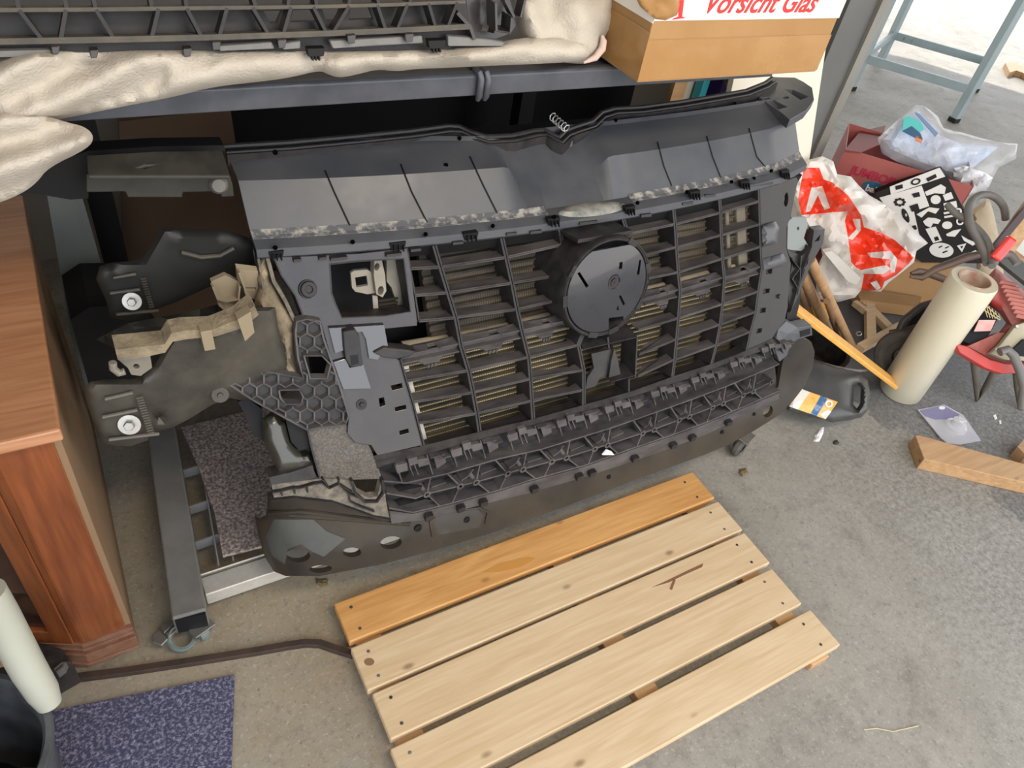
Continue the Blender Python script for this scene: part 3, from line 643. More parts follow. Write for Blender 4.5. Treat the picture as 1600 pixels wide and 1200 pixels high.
for r in ['r1', 'r2', 'r3', 'r5', 'r6', 'r7']:
    for a_, b_ in pairs:
        if a_+b_ == 'DE' and r in ('r2', 'r3', 'r5', 'r6', 'r7'): continue
        p, q = f0(*T[r][a_]), f0(*T[r][b_])
        if a_ == 'D' and r != 'r1' and False: continue
        if a_+b_ == 'CD' and r in ('r2', 'r3'): q = p+(q-p)*.78
        if a_+b_ == 'EF' and r in ('r2', 'r3'): p = p+(q-p)*.2
        p = p+V((.006, .001, 0)); q = q+V((-.001, .001, 0))
        mb = MB(); dy = V((0, .030, -.004)) if r in ('r1', 'r2', 'r3') else V((0, .027, -.003))
        up_ = V((0, 0, .0032))
        if r in ('r5', 'r6', 'r7') and a_+b_ in ('CD',):
            e_ = V((-.018, 0, 0)); mb.prism([p, q+V((0, 0, 0)), q+dy, q+dy*.75+e_*1.2, p+dy*.95], up_)
        elif r in ('r6', 'r7') and a_+b_ == 'EF':
            mb.prism([p, q, q+dy, p+V((.03, .027, -.004)), p+V((.012, .014, -.006)), p+V((0, .008, -.008))], up_)
        else:
            mb.prism([p, q, q+dy, p+dy], up_)
        mb.obox((p+q)/2+V((0, .0015, .0008)), (q-p)/2, (0, .0015, 0), (0, 0, .0032))
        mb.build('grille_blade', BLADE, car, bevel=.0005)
# stepped middle ledges
for a_, b_ in ['AB', 'BC', 'CD', 'EF', 'FG', 'GH']:
    p, q = f0(*T['mid'][a_]), f0(*T['mid'][b_])
    if a_+b_ == 'CD': q = p+(q-p)*.85
    if a_+b_ == 'EF': p = p+(q-p)*.1
    p = p+V((.006, 0, 0)); q = q+V((-.001, 0, 0)); d = q-p; u = V((0, 0, 1))
    mb = MB()
    mb.prism([p+V((0, .004, .0)), p+d*.45+V((0, .004, 0)), p+d*.5+V((0, .018, .003)), p+d*.62+V((0, .018, .003)), p+d*.68+V((0, .004, 0)), q+V((0, .004, 0)), q+V((0, .028, 0)), p+V((0, .028, 0))], (0, 0, .004))
    lo = V((0, -.002, -.014))
    mb.prism([p+lo, p+d*.28+lo, p+d*.36+lo+V((0, -.009, -.004)), p+d*.62+lo+V((0, -.009, -.004)), p+d*.70+lo, q+lo, q+V((0, .028, -.014)), p+V((0, .028, -.014))], (0, 0, .0035))
    mb.wall([p+V((0, .01, -.012)), q+V((0, .01, -.012))], (0, 0, .013), .003)
    for k in (.42, .48, .54): mb.obox(p+d*k+lo+V((0, -.011, -.006)), (.0022, 0, 0), (0, .002, 0), (0, 0, .004))
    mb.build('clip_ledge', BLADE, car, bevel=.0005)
# ---- radiator and condenser behind
def rad_mat(name, c, c2, row):
    m = bpy.data.materials.new(name); m.use_nodes = True; N = m.node_tree.nodes; L = m.node_tree.links; b = N['Principled BSDF']
    b.inputs['Roughness'].default_value = .7; b.inputs['Metallic'].default_value = .2
    t = N.new('ShaderNodeTexCoord'); n = N.new('ShaderNodeTexNoise'); n.inputs['Scale'].default_value = 3.5; n.inputs['Detail'].default_value = 6; L.new(t.outputs['Object'], n.inputs['Vector'])
    w_ = N.new('ShaderNodeTexWave'); w_.bands_direction = 'X'; w_.inputs['Scale'].default_value = 60; w_.inputs['Distortion'].default_value = .4; L.new(t.outputs['Object'], w_.inputs['Vector'])
    r = N.new('ShaderNodeMapRange'); r.inputs[1].default_value = .35; r.inputs[2].default_value = .65; L.new(n.outputs[0], r.inputs[0])
    mu = N.new('ShaderNodeMath'); mu.operation = 'MULTIPLY'; L.new(w_.outputs[0], mu.inputs[0]); L.new(r.outputs[0], mu.inputs[1])
    mx = N.new('ShaderNodeMix'); mx.data_type = 'RGBA'; mx.inputs[6].default_value = (*c, 1); mx.inputs[7].default_value = (*c2, 1); L.new(mu.outputs[0], mx.inputs[0]); L.new(mx.outputs[2], b.inputs['Base Color']); return m
RADM = rad_mat('golden_dusty_fins', (.16, .12, .06), (.75, .60, .32), 0); RADU = rad_mat('dark_fins', (.03, .025, .02), (.16, .12, .08), 0)
RAILC = mat('radiator_tube', (.05, .045, .035), .5, .4, c2=(.16, .13, .08), ns=8, amt=.7)
def core(name, z0, z1, off, m, x0_, x1_, step):
    mb = MB(); y0_ = yfront(XC, z0)+off; y1_ = yfront(XC, z1)+off
    mb.prism([(x0_, y0_, z0), (x1_, y0_, z0), (x1_, y1_, z1), (x0_, y1_, z1)], (0, .02, 0)); o = mb.build(name, m, car)
    z = z0+step/2; t_ = MB()
    while z < z1: y = y0_+(y1_-y0_)*(z-z0)/(z1-z0)-.003; t_.box(x0_, x1_, y-.003, y+.004, z-.0022, z+.0022); z += step
    t_.build('cooling_tube', RAILC, o); return o
core('condenser_core', .562, .80, .070, RADU, .52, 1.40, .0135)
core('radiator_core', .325, .555, .055, RADM, .43, 1.36, .0105)
mb = MB(); yb_ = yfront(XC, .545)+.062
cbs = FS(.062); mb.tube([cbs(*q) for q in [(628, 543), (700, 531), (760, 520), (850, 498), (940, 474), (1030, 450), (1090, 434), (1150, 416), (1182, 408)]], .0125, 14); 
mb.build('cross_beam', mat('dusty_cross_beam', (.22, .21, .18), .5, c2=(.50, .40, .26), ns=5, amt=.8), car, smooth=True)
mb = sheet([(630, 548), (760, 526), (940, 480), (1090, 441), (1180, 416), (1180, 426), (1090, 452), (940, 494), (760, 541), (632, 566)], FS(.070), (0, .02, 0)); mb.build('cross_beam_flange', mat('dust_flange', (.36, .29, .2), .8, c2=(.5, .4, .28), ns=8), car)
for xx, ww in ((1.325, .03), (1.29, .012)):
    y0_, y1_ = yfront(XC, .56)+.055, yfront(XC, .80)+.055
    MB().prism([(xx, y0_, .565), (xx+ww, y0_, .565), (xx+ww, y1_, .79), (xx, y1_, .79)], (0, .03, 0)).build('condenser_end_tank', mat('dusty_tank', (.10, .085, .06), .6, c2=(.20, .17, .125), ns=12), car, bevel=.004)
sheet([(626, 566), (636, 562), (668, 690), (660, 696)], FS(.035), (0, .03, 0)).build('condenser_end_tank', mat('pale_tank', (.42, .38, .32), .6), car)
# dark body behind everything so that the sides and back are closed
MB().prism([(.30, .99, .34), (1.48, .99, .34), (1.46, 1.22, .76), (.32, 1.22, .76)], (0, .02, -.01)).build('fan_shroud', BLK, car)
# ---- lower rail below the grille
RAILP = [(585, 712), (659, 697), (748, 675), (832, 655), (911, 633), (985, 612), (1050, 589), (1111, 569), (1166, 548), (1206, 530), (1216, 540), (1150, 562), (1080, 590), (1015, 611), (945, 633), (872, 653), (780, 678), (700, 700), (600, 727), (590, 732)]
sheet(RAILP, FS(.004), (0, .012, -.008), step=24).build('lower_rail', PLA, car)
def strip(top, bot, off, dep, name, m, parent=car):
    P = top+bot[::-1]; return sheet(P, FS(off), dep, step=22).build(name, m, parent)
L0 = [(588, 722), (635, 711), (700, 693), (780, 672), (872, 647), (945, 627), (1015, 605), (1080, 583), (1150, 556), (1207, 530)]
L1 = [(598, 752), (635, 755), (700, 740), (780, 717), (847, 702), (955, 669), (1015, 648), (1082, 624), (1140, 602), (1182, 584), (1218, 569)]
L2 = [(604, 771), (650, 779), (667, 772), (745, 753), (817, 733), (885, 715), (949, 695), (1022, 671), (1078, 650), (1130, 630), (1177, 611), (1205, 597)]
L3 = [(608, 794), (645, 801), (700, 788), (780, 766), (827, 751), (915, 727), (990, 700), (1050, 680), (1104, 660), (1166, 634), (1218, 611)]
L4 = [(612, 818), (660, 813), (740, 792), (820, 772), (870, 758), (925, 742), (985, 722), (1052, 699), (1110, 676), (1168, 650), (1216, 628)]
low = strip(L0, L4, .030, (0, .01, 0), 'lower_grille', PLA)
g1, g2 = FS(.003), FS(0)
DP = V((0, .030, -.004))
mb = MB(); mb.wall([FS(.004)(*q) for q in L0], (0, .028, -.006), .005); mb.build('grille_rib', PLB, low)
for L_ in (L1, L2, L3):
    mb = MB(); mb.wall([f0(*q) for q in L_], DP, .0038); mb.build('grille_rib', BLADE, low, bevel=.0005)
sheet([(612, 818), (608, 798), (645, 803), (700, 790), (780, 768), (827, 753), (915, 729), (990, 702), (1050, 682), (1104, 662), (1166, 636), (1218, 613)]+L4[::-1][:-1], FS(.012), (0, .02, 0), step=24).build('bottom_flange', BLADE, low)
def at(L_, x):
    for a_, b_ in zip(L_, L_[1:]):
        if a_[0] <= x <= b_[0]: return a_[1]+(b_[1]-a_[1])*(x-a_[0])/(b_[0]-a_[0]+1e-9)
    return L_[-1][1] if x > L_[-1][0] else L_[0][1]
bosses = [667, 719, 744, 793, 817, 862, 885, 929, 949, 1004, 1022, 1061, 1077, 1113, 1130, 1161, 1177, 1205]
mb = MB(); ax = V((0, .03, -.004))
for bx in bosses:
    c = f0(bx, at(L2, bx)); mb.lathe(c-V((0, .002, 0)), ax, [(.0032, .006), (.0042, 0), (.0082, 0), (.0085, .03), (0, .03)], 14)
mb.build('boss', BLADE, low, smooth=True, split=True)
mb = MB()
for bx in bosses:
    c = f0(bx, at(L2, bx))+V((0, -.0022, 0)); mb.lathe(c+V((0, .002, 0)), ax, [(0, 0), (.0041, 0), (.0041, .003), (0, .003)], 12)
mb.build('boss_hole_shade', HOLE_SHADE, low, split=True)  # black plug paints the dark inside each boss
mb = MB(); prs = [(None, 667)]+[(bosses[i], bosses[i+1]) for i in range(1, 17, 2)]
for (l, r) in prs:
    w_ = (r-l) if l else 24
    if l:
        mb.wall([f0(l-w_*.8, at(L1, l-w_*.8)), f0(l, at(L2, l))], DP, .003)
        mb.wall([f0(l, at(L2, l)), f0(l-w_*.5, at(L3, l-w_*.5))], DP, .003)
        mb.wall([FS(.004)(l+2, at(L2, l)-8), FS(.004)((l+r)/2, at(L2, l)-w_*.35-6), FS(.004)(r-4, at(L1, r)+6)], V((0, .026, -.004)), .0025)
    mb.wall([f0(r, at(L2, r)), f0(r+w_*.25, at(L1, r+w_*.25))], DP, .003)
    mb.wall([f0(r, at(L2, r)), f0(r+w_*.85, at(L3, r+w_*.85))], DP, .003)
    mb.wall([FS(.012)(r+w_*.3, at(L1, r)+14), FS(.012)(r+w_*1.25, at(L1, r+w_)+12)], (0, .02, -.003), .003)
    # round stiffening column above the right boss
    p0 = FS(.022)(r-w_*.5, at(L1, r-w_*.5)+5); mb.tube([p0, f0(r, at(L2, r))+V((0, .006, 0))], .0058, 10)
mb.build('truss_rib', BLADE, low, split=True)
# left fins
for q in [[(600, 752), (650, 747), (680, 745), (652, 757)], [(604, 773), (660, 760), (655, 770), (648, 779)], [(606, 796), (665, 780), (680, 782), (645, 800)]]:
    sheet(q, FS(.010), (0, .02, 0), step=30).build('grille_fin', PLB, low)
# clip row between L0 and L1
for cx in [640, 725, 812, 888, 962, 1033, 1095, 1155, 1203]:
    s_ = 1.25-.0009*(cx-640); y0_ = at(L0, cx)+5
    d = .16 if cx < 1100 else .2
    def Q(u, v_, o=0.): return FS(o)(cx+u*s_, y0_-u*s_*.29+v_*s_)
    mb = MB()
    mb.prism([Q(-18, 6), Q(-3, 6), Q(-2, 16), Q(-15, 16)], (0, .024, 0)); mb.prism([Q(9, 6), Q(24, 8), Q(26, 16), Q(12, 16)], (0, .024, 0))
    mb.prism([Q(-2, 2, -.004), Q(9, 2, -.004), Q(11, 11, -.004), Q(0, 11, -.004)], (0, .02, 0))
    for u in (0, 6): mb.wall([Q(u, 11), Q(u+5, 25)], (0, .02, 0), .0022)
    for u in (-16, 22): mb.wall([Q(u, 4), Q(u+7, 30)], (0, .024, 0), .0025)
    mb.prism([Q(30, 8, .008), Q(44, 9, .008), Q(46, 20, .008), Q(34, 24, .008)], (0, .02, 0))
    mb.wall([Q(26, 9, .002), Q(38, 9, .002), Q(42, 14, .002), Q(52, 14, .002)], (0, .022, 0), .0025)
    mb.build('snap_clip', BLADE, low, bevel=.0005)
for bx in (670, 720, 755, 835, 905, 925, 992, 1052, 1082, 1138):
    c = FS(.004)(bx+22 if bx in () else bx, at(L4, bx)-3); MB().obox(c, (.009, 0, 0), (0, .006, 0), (0, 0, .007)).build('hook', PLB, low, bevel=.001)
tri = sheet([(941, 711), (948, 703), (956, 706), (960, 711)], FS(-.001), (0, .003, 0)).build('white_triangle', WHITE, low, label='small white triangular chip')
# ---- badge mount
em = MB(); l_ = math.radians(14); eC = V((.873, .932, .665)); ea = V((1, 0, 0)); eb = V((0, math.sin(l_), math.cos(l_))); en = ea.cross(eb)
if en.y > 0: en = -en
R_ = .106
prof = [(0, -.03), (R_*.90, -.03), (R_*.92, -.003), (R_*.95, .001), (R_, .001), (R_*1.02, -.002), (R_*1.02, -.02), (R_*1.05, -.055), (R_*1.05, -.14), (0, -.14)]
hb = em.lathe(eC, en, prof, 64).build('badge_housing', PLB, car, smooth=True)
mb = MB(); mb.obox(eC-en*.07+eb*.104+V((-.005, 0, 0)), ea*.066, en*.055, eb*.004)
mb.build('housing_wall', PLB, hb, bevel=.001)
def disc(x, y):
    d = ray(x, y); p = EYE+d*((eC-EYE).dot(en)/d.dot(en)); r_ = (p-eC).length/R_
    h = .017*max(0, 1-r_*r_)
    return p+(EYE-p).normalized()*(h+.002)
dpoly = []
for k in range(64):
    a_ = 2*math.pi*k/64; P_ = eC+ea*math.cos(a_)*R_*.915+eb*min(math.sin(a_)*R_*.915, R_*.80); d = P_-EYE
    dpoly.append((800+F_PX*d.dot(_R)/d.dot(_F), 600-F_PX*d.dot(_U)/d.dot(_F)))
slots = [[(902, 427), (906, 425), (920, 447), (916, 450)], [(968, 410), (973, 409), (972, 420), (967, 421)], [(999, 406), (1002, 406), (999, 429), (995, 430)], [(967, 463), (970, 461), (977, 475), (974, 478)], [(951, 497), (974, 494), (974, 511), (951, 514)], [(963, 484), (965, 478), (966, 477), (967, 485)]]
mb = sheet(dpoly, disc, (0, .003, 0), holes=slots, step=8)
bd = mb.build('badge_disc', mat('glossy_dark_disc', (.02, .02, .025), .2, c2=(.03, .03, .036), ns=8, coat=.4), hb, smooth=True, angle=60)
pc = disc(960, 441)+en*.0015; mb = MB(); mb.lathe(pc-en*.001, en, [(.0125, 0), (.0135, .001), (.0155, .001), (.0165, -.001)], 32); mb.lathe(pc+en*.0005, en, [(0, .0022), (.0022, .002), (.003, 0)], 14); mb.lathe(pc-en*.0, en, [(0, .0008), (.009, .0008), (.0095, 0)], 24); mb.build('centre_pin', PLG, bd, smooth=True)
mb = MB()
for a_ in (150, 185, 330, 15, 255, 60, 285): 
    a_ = math.radians(a_); dd_ = ea*math.cos(a_)+eb*math.sin(a_); tt = -ea*math.sin(a_)+eb*math.cos(a_)
    mb.obox(eC+dd_*R_*.97+en*.001, dd_*.006, tt*.012, en*.002)
mb.build('snap_tab', PLB, hb, bevel=.0006, split=True)
mb = MB(); mb.tube([eC+(ea*math.cos(t*.1)+eb*math.sin(t*.1))*R_*.985+en*.0015 for t in range(63)], .0014, 6); mb.build('rim_bead', PLB, hb, smooth=True)
# box strut below the badge
mb = MB(); p, q = f0(912, 547), f0(996, 528); mb.prism([p, q, q+V((0, .055, .004)), p+V((0, .055, .004))], (0, 0, .003))
mb.wall([f0(996, 528), f0(993, 590)], (0, .05, -.02), .004)
p, q = f0(955, 598), f0(992, 588); mb.prism([p, q, q+V((0, .045, 0)), p+V((0, .045, 0))], (0, 0, .003)); mb.wall([f0(983, 592), f0(983, 612)], (0, .045, -.02), .004)
mb.wall([f0(952, 545), f0(950, 527)], (0, .04, -.01), .004); mb.wall([f0(903, 541), f0(912, 520)], (0, .04, -.01), .012)
mb.build('strut_box', PLB, car, bevel=.0006)
sheet([(924, 553), (957, 545), (951, 588), (938, 590), (931, 603), (915, 608), (918, 590), (928, 575)], FS(.02), (0, .006, 0)).build('strut_fin', PLA, car)
sheet([(960, 544), (965, 560), (970, 587), (951, 593), (955, 565)], FS(.012), (0, .02, 0)).build('strut_fin', PLA, car)
# ---- left side panel
LS = FS(-.002)
lp = [(428, 402), (480, 400), (560, 396), (636, 388), (644, 440), (652, 509), (602, 514), (604, 545), (622, 562), (636, 610), (659, 696), (590, 712), (580, 696), (555, 692), (543, 678), (545, 650), (533, 610), (519, 567), (500, 500), (476, 499), (462, 462), (440, 430)]
lh = [[(515, 413), (560, 408), (631, 404), (642, 487), (600, 494), (534, 497), (524, 475), (518, 458)], [(611, 603), (628, 599), (629, 606), (613, 610)], [(617, 637), (634, 633), (635, 639), (618, 643)], [(624, 674), (638, 670), (639, 676), (625, 680)], [(592, 623), (600, 621), (602, 633), (594, 636)]]
lpan = sheet(lp, LS, (0, .012, -.004), holes=lh, step=20).build('left_side_panel', PLG, car, bevel=.001)
mb = MB(); mb.wall([LS(*q) for q in lh[0]+[lh[0][0]]], (0, .035, -.01), .003); mb.wall([LS(*q) for q in [(428, 402), (440, 430), (462, 462), (476, 499), (500, 500)]], (0, .03, -.01), .003)
mb.build('panel_flange', PLB, lpan)
c = LS(482, 452); mb = MB(); mb.lathe(c, (0, -.85, .5), [(0, .002), (.006, .002), (.007, .005), (.013, .005), (.015, .001), (.0165, .001), (.018, -.002)], 26); mb.build('mounting_boss', PLB, lpan, smooth=True)
c = LS(565, 632); MB().lathe(c, (0, -.85, .5), [(0, .004), (.004, .004), (.005, .001), (.010, .001), (.0105, 0)], 20).build('mounting_boss', PLB, lpan, smooth=True)
sheet([(514, 513), (600, 508), (606, 540), (590, 562), (577, 560), (572, 530), (566, 518), (540, 522), (540, 546), (524, 552)], FS(-.010), (0, .01, 0), step=16).build('highlight_plate', mat('mirror_black_plastic', (.03, .03, .033), .08, coat=1.), lpan, smooth=False, bevel=.001)  # glossy plates added in the outline of the sky's highlight on the panel
sheet([(520, 566), (542, 560), (546, 574), (568, 570), (580, 608), (537, 609)], FS(-.008), (0, .01, 0), step=16).build('highlight_plate', MATS['mirror_black_plastic'], lpan, bevel=.001)
mb = MB(); sheet([(536, 518), (555, 515), (562, 525), (566, 560), (568, 572), (548, 574), (540, 560), (538, 545)], FS(-.020), (0, .025, 0), mb=mb); mb.build('latch_hook', PLB, lpan, bevel=.002)
MB().add([FS(-.0205)(547, 556), FS(-.0205)(559, 554), FS(-.0205)(561, 568), FS(-.0205)(549, 571)], [(0, 1, 2, 3)]).build('latch_hole_shade', BLK, lpan)  # flat black patch paints the dark of the hole
mb = MB(); sheet([(583, 552), (600, 543), (640, 547), (652, 550), (640, 558), (620, 562), (600, 560)], FS(-.016), (0, .02, 0), mb=mb); mb.build('hose_clip', PLA, lpan, bevel=.003)
# cast bracket seen through the opening
BR = FS(.05); ST2 = mat('dull_cast_metal', (.24, .22, .18), .5, .3, c2=(.2, .18, .14), ns=20)
mb = MB(); sheet([(548, 427), (553, 423), (574, 421), (586, 430), (588, 458), (574, 460), (555, 456), (550, 450)], BR, (0, .006, 0), holes=[[(555, 434), (573, 431), (575, 446), (557, 449)]], step=12, mb=mb)
sheet([(585, 400), (596, 402), (602, 430), (604, 455), (598, 465), (588, 460), (584, 430)], FS(.035), (0, .018, 0), holes=[ell(589, 417, 4, 6, .3, 10), ell(595, 454, 4.5, 7, .2, 10)], step=12, mb=mb)
sheet([(604, 405), (622, 402), (632, 440), (636, 484), (624, 486), (612, 450), (604, 440)], FS(.06), (0, .012, 0), step=20, mb=mb); sheet([(582, 462), (590, 462), (592, 490), (584, 492)], FS(.045), (0, .004, 0), mb=mb)
mb.build('cast_bracket', ST2, car, bevel=.001)
mb = MB(); [mb.bar(BR(592, 470+k*6), BR(622, 466+k*6), .004, .003) for k in range(4)]; mb.build('connector_fins', RAILC, car)
# ---- honeycomb headlamp bracket, left
HP = FS(-.012)
ho = [(346, 571), (352, 567), (382, 563), (388, 578), (430, 583), (474, 592), (466, 560), (462, 520), (464, 503), (480, 499), (500, 502), (506, 530), (519, 567), (533, 610), (545, 650), (540, 664), (500, 668), (480, 672), (440, 650), (398, 627), (360, 602), (350, 590)]
hh = [[(475, 556), (503, 556), (517, 570), (511, 592), (485, 592)], [(436, 610), (468, 609), (474, 620), (470, 632), (446, 632), (438, 622)], [(488, 656), (505, 654), (502, 662), (494, 664)]]
hb_ = sheet(ho, FS(-.002), (0, .006, 0), holes=hh, step=18).build('headlamp_bracket', PLB, car)
mb = MB(); mb.wall([HP(*q) for q in ho+[ho[0]]], (0, .014, 0), .0035)
for h in hh[:2]: mb.wall([HP(*q) for q in h+[h[0]]], (0, .014, 0), .003)
s_ = 13.; 
def ok(x, y): return inpoly(x, y, ho) and not any(inpoly(x, y, h) or dist(x, y, h) < 2 for h in hh[:2])
done = set()
for i in range(-3, 14):
    for j in range(-4, 14):
        cx = 345+i*s_*1.732+(j % 2)*s_*.866; cy = 495+j*s_*1.5
        for k in range(6):
            a0, a1 = math.radians(60*k+30), math.radians(60*k+90)
            p = (round(cx+s_*math.cos(a0), 1), round(cy+s_*math.sin(a0), 1)); q = (round(cx+s_*math.cos(a1), 1), round(cy+s_*math.sin(a1), 1))
            key = (round((p[0]+q[0])/2), round((p[1]+q[1])/2))
            if key in done: continue
            done.add(key)
            if ok(*p) and ok(*q): mb.wall([HP(*p), HP(*q)], (0, .012, 0), .0028)
            elif ok(*p) or ok(*q):
                a_, b_ = (p, q) if ok(*p) else (q, p); m_ = a_
                for t in (.2, .4, .6, .8):
                    z_ = (a_[0]+(b_[0]-a_[0])*t, a_[1]+(b_[1]-a_[1])*t)
                    if ok(*z_): m_ = z_
                if m_ != a_: mb.wall([HP(*a_), HP(*m_)], (0, .012, 0), .0028)
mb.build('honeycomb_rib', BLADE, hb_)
mb = MB(); sheet([(344, 568), (350, 564), (381, 561), (386, 576), (378, 582), (354, 586)], FS(-.022), (0, .02, 0), mb=mb); mb.build('bracket_tip', PLG, hb_, bevel=.003)
# lower left corner: dusty shelf, ribbed strip, duct
sh = sheet([(480, 668), (500, 668), (541, 664), (548, 680), (577, 697), (588, 722), (597, 748), (540, 750), (500, 746), (492, 720), (487, 700)], FS(.006), (0, .02, 0), step=18).build('corner_shelf', mat('sandy_black_plastic', (.045, .042, .04), .6, c2=(.24, .2, .145), ns=260, amt=.75, lo=.4, hi=.8), car)
mb = MB(); mb.wall([FS(-.004)(*q) for q in [(480, 668), (487, 700), (493, 722), (500, 747)]], (0, .03, 0), .003); mb.build('shelf_rib', PLB, sh)
sheet([(420, 746), (455, 738), (488, 727), (494, 745), (500, 748), (425, 757)], FS(-.004), (0, .025, 0), step=18).build('corner_flange', PLA, car)
rs = sheet([(425, 756), (500, 748), (530, 749), (552, 752), (560, 770), (575, 778), (590, 776), (596, 750), (600, 750), (603, 782), (609, 812), (585, 808), (555, 797), (520, 785), (460, 777), (430, 783), (426, 770)], FS(.002), (0, .015, 0), step=16).build('ribbed_corner', DUST, car)
mb = MB()
for q in [[(426, 770), (440, 768), (455, 764), (470, 763), (490, 757), (503, 755), (515, 764), (530, 757), (545, 772), (560, 778)], [(545, 772), (548, 785), (562, 792), (585, 800)], [(424, 783), (460, 779), (520, 786), (555, 798), (585, 809), (609, 813)], [(440, 768), (441, 775)], [(460, 762), (461, 772)], [(480, 760), (481, 770)], [(505, 750), (515, 764)], [(530, 750), (530, 757), (550, 770)]]: mb.wall([FS(-.004)(*p) for p in q], (0, .012, 0), .0028)
mb.wall([FS(-.004)(*p) for p in [(550, 752), (556, 772), (570, 785), (590, 785), (600, 770), (598, 750)]], (0, .014, 0), .005); mb.build('corner_rib', PLB, rs)
DUCT = mat('olive_black_duct', (.03, .03, .024), .25, c2=(.07, .065, .05), ns=6, coat=.4)
dk = puffy([(408, 655), (428, 640), (448, 662), (455, 690), (470, 703), (485, 705), (495, 722), (478, 738), (432, 744), (424, 715), (412, 690)], FS(.03), .035, step=8, rnd=18).build('air_duct', DUCT, car, smooth=True)
sheet([(445, 650), (478, 655), (482, 700), (468, 705), (455, 690)], FS(.012), (0, .02, 0)).build('duct_mouth', BLK, car)
# ---- bumper beam
bo = [(421, 776), (470, 772), (540, 780), (600, 795), (615, 808), (660, 800), (740, 780), (870, 744), (985, 708), (1110, 664), (1180, 632), (1216, 605), (1222, 570), (1228, 545), (1236, 532), (1255, 528), (1268, 535), (1273, 550), (1270, 575), (1258, 602), (1238, 628), (1212, 652), (1180, 672), (1140, 694), (1100, 711), (1000, 747), (900, 785), (780, 829), (690, 857), (600, 881), (500, 900), (446, 900), (428, 893), (414, 870), (405, 842), (400, 812), (408, 817), (418, 812), (420, 800)]
bh = [ell(466, 868, 19, 11), ell(550, 863, 14.5, 7.5), ell(501, 889, 18, 6, -.06), ell(611, 848, 17, 10, -.15), ell(1200, 643, 7, 10, .5)]
bm_ = sheet(bo, BS(0), (0, .012, 0), holes=bh, step=13)
bump = bm_.build('bumper_beam', BUMP, car, smooth=True, angle=50)
sheet([(428, 812), (490, 812), (510, 830), (540, 842), (530, 850), (506, 870), (488, 862), (470, 850), (450, 858), (445, 882), (425, 868), (414, 840)], BS(-.0015), (0, .001, 0), step=13).build('worn_patch', mat('worn_grey_patch', (.05, .052, .048), .5, c2=(.09, .09, .082), ns=12), bump, smooth=True)
sheet([(678, 812), (690, 802), (745, 795), (756, 806), (748, 824), (684, 836)], BS(-.001), (0, .001, 0), step=13).build('pressed_panel', mat('dark_pressed_panel', (.035, .03, .026), .4), bump, smooth=True)
mb = MB(); mb.tube([BS(-.001)(*q) for q in dens([(676, 838), (672, 815), (690, 801), (748, 793), (762, 800), (757, 828)], 9)[:-9]], .003, 8); mb.tube([BS(.001)(*q) for q in dens([(421, 801), (470, 798), (520, 804), (600, 815), (640, 818)], 15)[:26]], .006, 8); mb.build('pressed_crease', BUMP, bump, smooth=True)
for (cx, cy, r_) in [(653, 825, .009), (729, 812, .008), (951, 745, .006), (1128, 675, .006), (1178, 647, .005)]:
    c = BS(0)(cx, cy); MB().lathe(c, (0, -1, .2), [(0, .0015), (r_*.45, .0015), (r_*.5, .003), (r_*.9, .003), (r_, 0)], 20).build('bumper_bolt', BLK, bump, smooth=True)
# ---- right side panel and brackets
rp_ = [(1186, 290), (1220, 278), (1242, 272), (1247, 282), (1241, 310), (1236, 338), (1229, 356), (1229, 388), (1236, 412), (1232, 460), (1231, 480), (1226, 502), (1216, 514), (1206, 530), (1168, 546), (1173, 520), (1181, 490), (1185, 458), (1191, 424), (1187, 388)]
rh = [ell(1228.5, 312, 3.2, 11, .08, 16), [(1198, 421), (1207, 420), (1206, 427), (1197, 428)], [(1193, 452), (1203, 451), (1202, 457), (1192, 459)], [(1188, 482), (1197, 481), (1196, 488), (1187, 489)], [(1183, 514), (1191, 513), (1190, 519), (1182, 521)]]
rpan = sheet(rp_, FS(.004), (0, .012, -.004), holes=rh, step=16).build('right_side_panel', PLA, car, bevel=.001)
puffy([(1190, 352), (1212, 346), (1218, 356), (1214, 380), (1192, 386)], FS(-.002), .012, step=6, rnd=6, mb=None).build('raised_pad', HOOD, rpan, smooth=True)
puffy([(1192, 405), (1224, 396), (1230, 408), (1222, 416), (1194, 422)], FS(0), .012, step=6, rnd=7).build('raised_pad', HOOD, rpan, smooth=True)
MB().lathe(FS(.002)(1217, 463), (0, -.85, .5), [(0, .004), (.004, .004), (.006, 0)], 14).build('mounting_boss', PLB, rpan)
rb = sheet([(1230, 390), (1252, 400), (1268, 388), (1272, 360), (1289, 358), (1286, 380), (1268, 412), (1256, 440), (1248, 462), (1234, 490), (1231, 450), (1238, 412)], FS(.02), (0, .02, 0), step=14,
           holes=[[(1236, 402), (1244, 410), (1240, 420)], [(1255, 408), (1264, 398), (1262, 412), (1256, 420)], [(1240, 425), (1247, 432), (1240, 444)], [(1250, 425), (1258, 420), (1252, 440)], [(1272, 378), (1282, 366), (1280, 376)], [(1237, 452), (1244, 446), (1240, 466)]]).build('headlamp_bracket', PLB, car, label='narrow lattice bracket at the right end')
mb = MB()
for q in [[(1252, 400), (1250, 440), (1236, 488)], [(1268, 388), (1256, 420), (1246, 462)], [(1238, 405), (1250, 420), (1238, 436), (1248, 452)]]: mb.wall([FS(.01)(*p) for p in q], (0, .02, 0), .003)
mb.build('lattice_rib', PLB, rb)
sheet([(1231, 347), (1238, 340), (1260, 340), (1262, 352), (1256, 372), (1263, 384), (1252, 392), (1230, 390)], FS(.03), (0, .006, 0), step=14, holes=[ell(1247, 357, 2, 3, 0, 8)]).build('steel_tab', mat('grey_green_steel', (.17, .19, .185), .45, .3), car, bevel=.001)
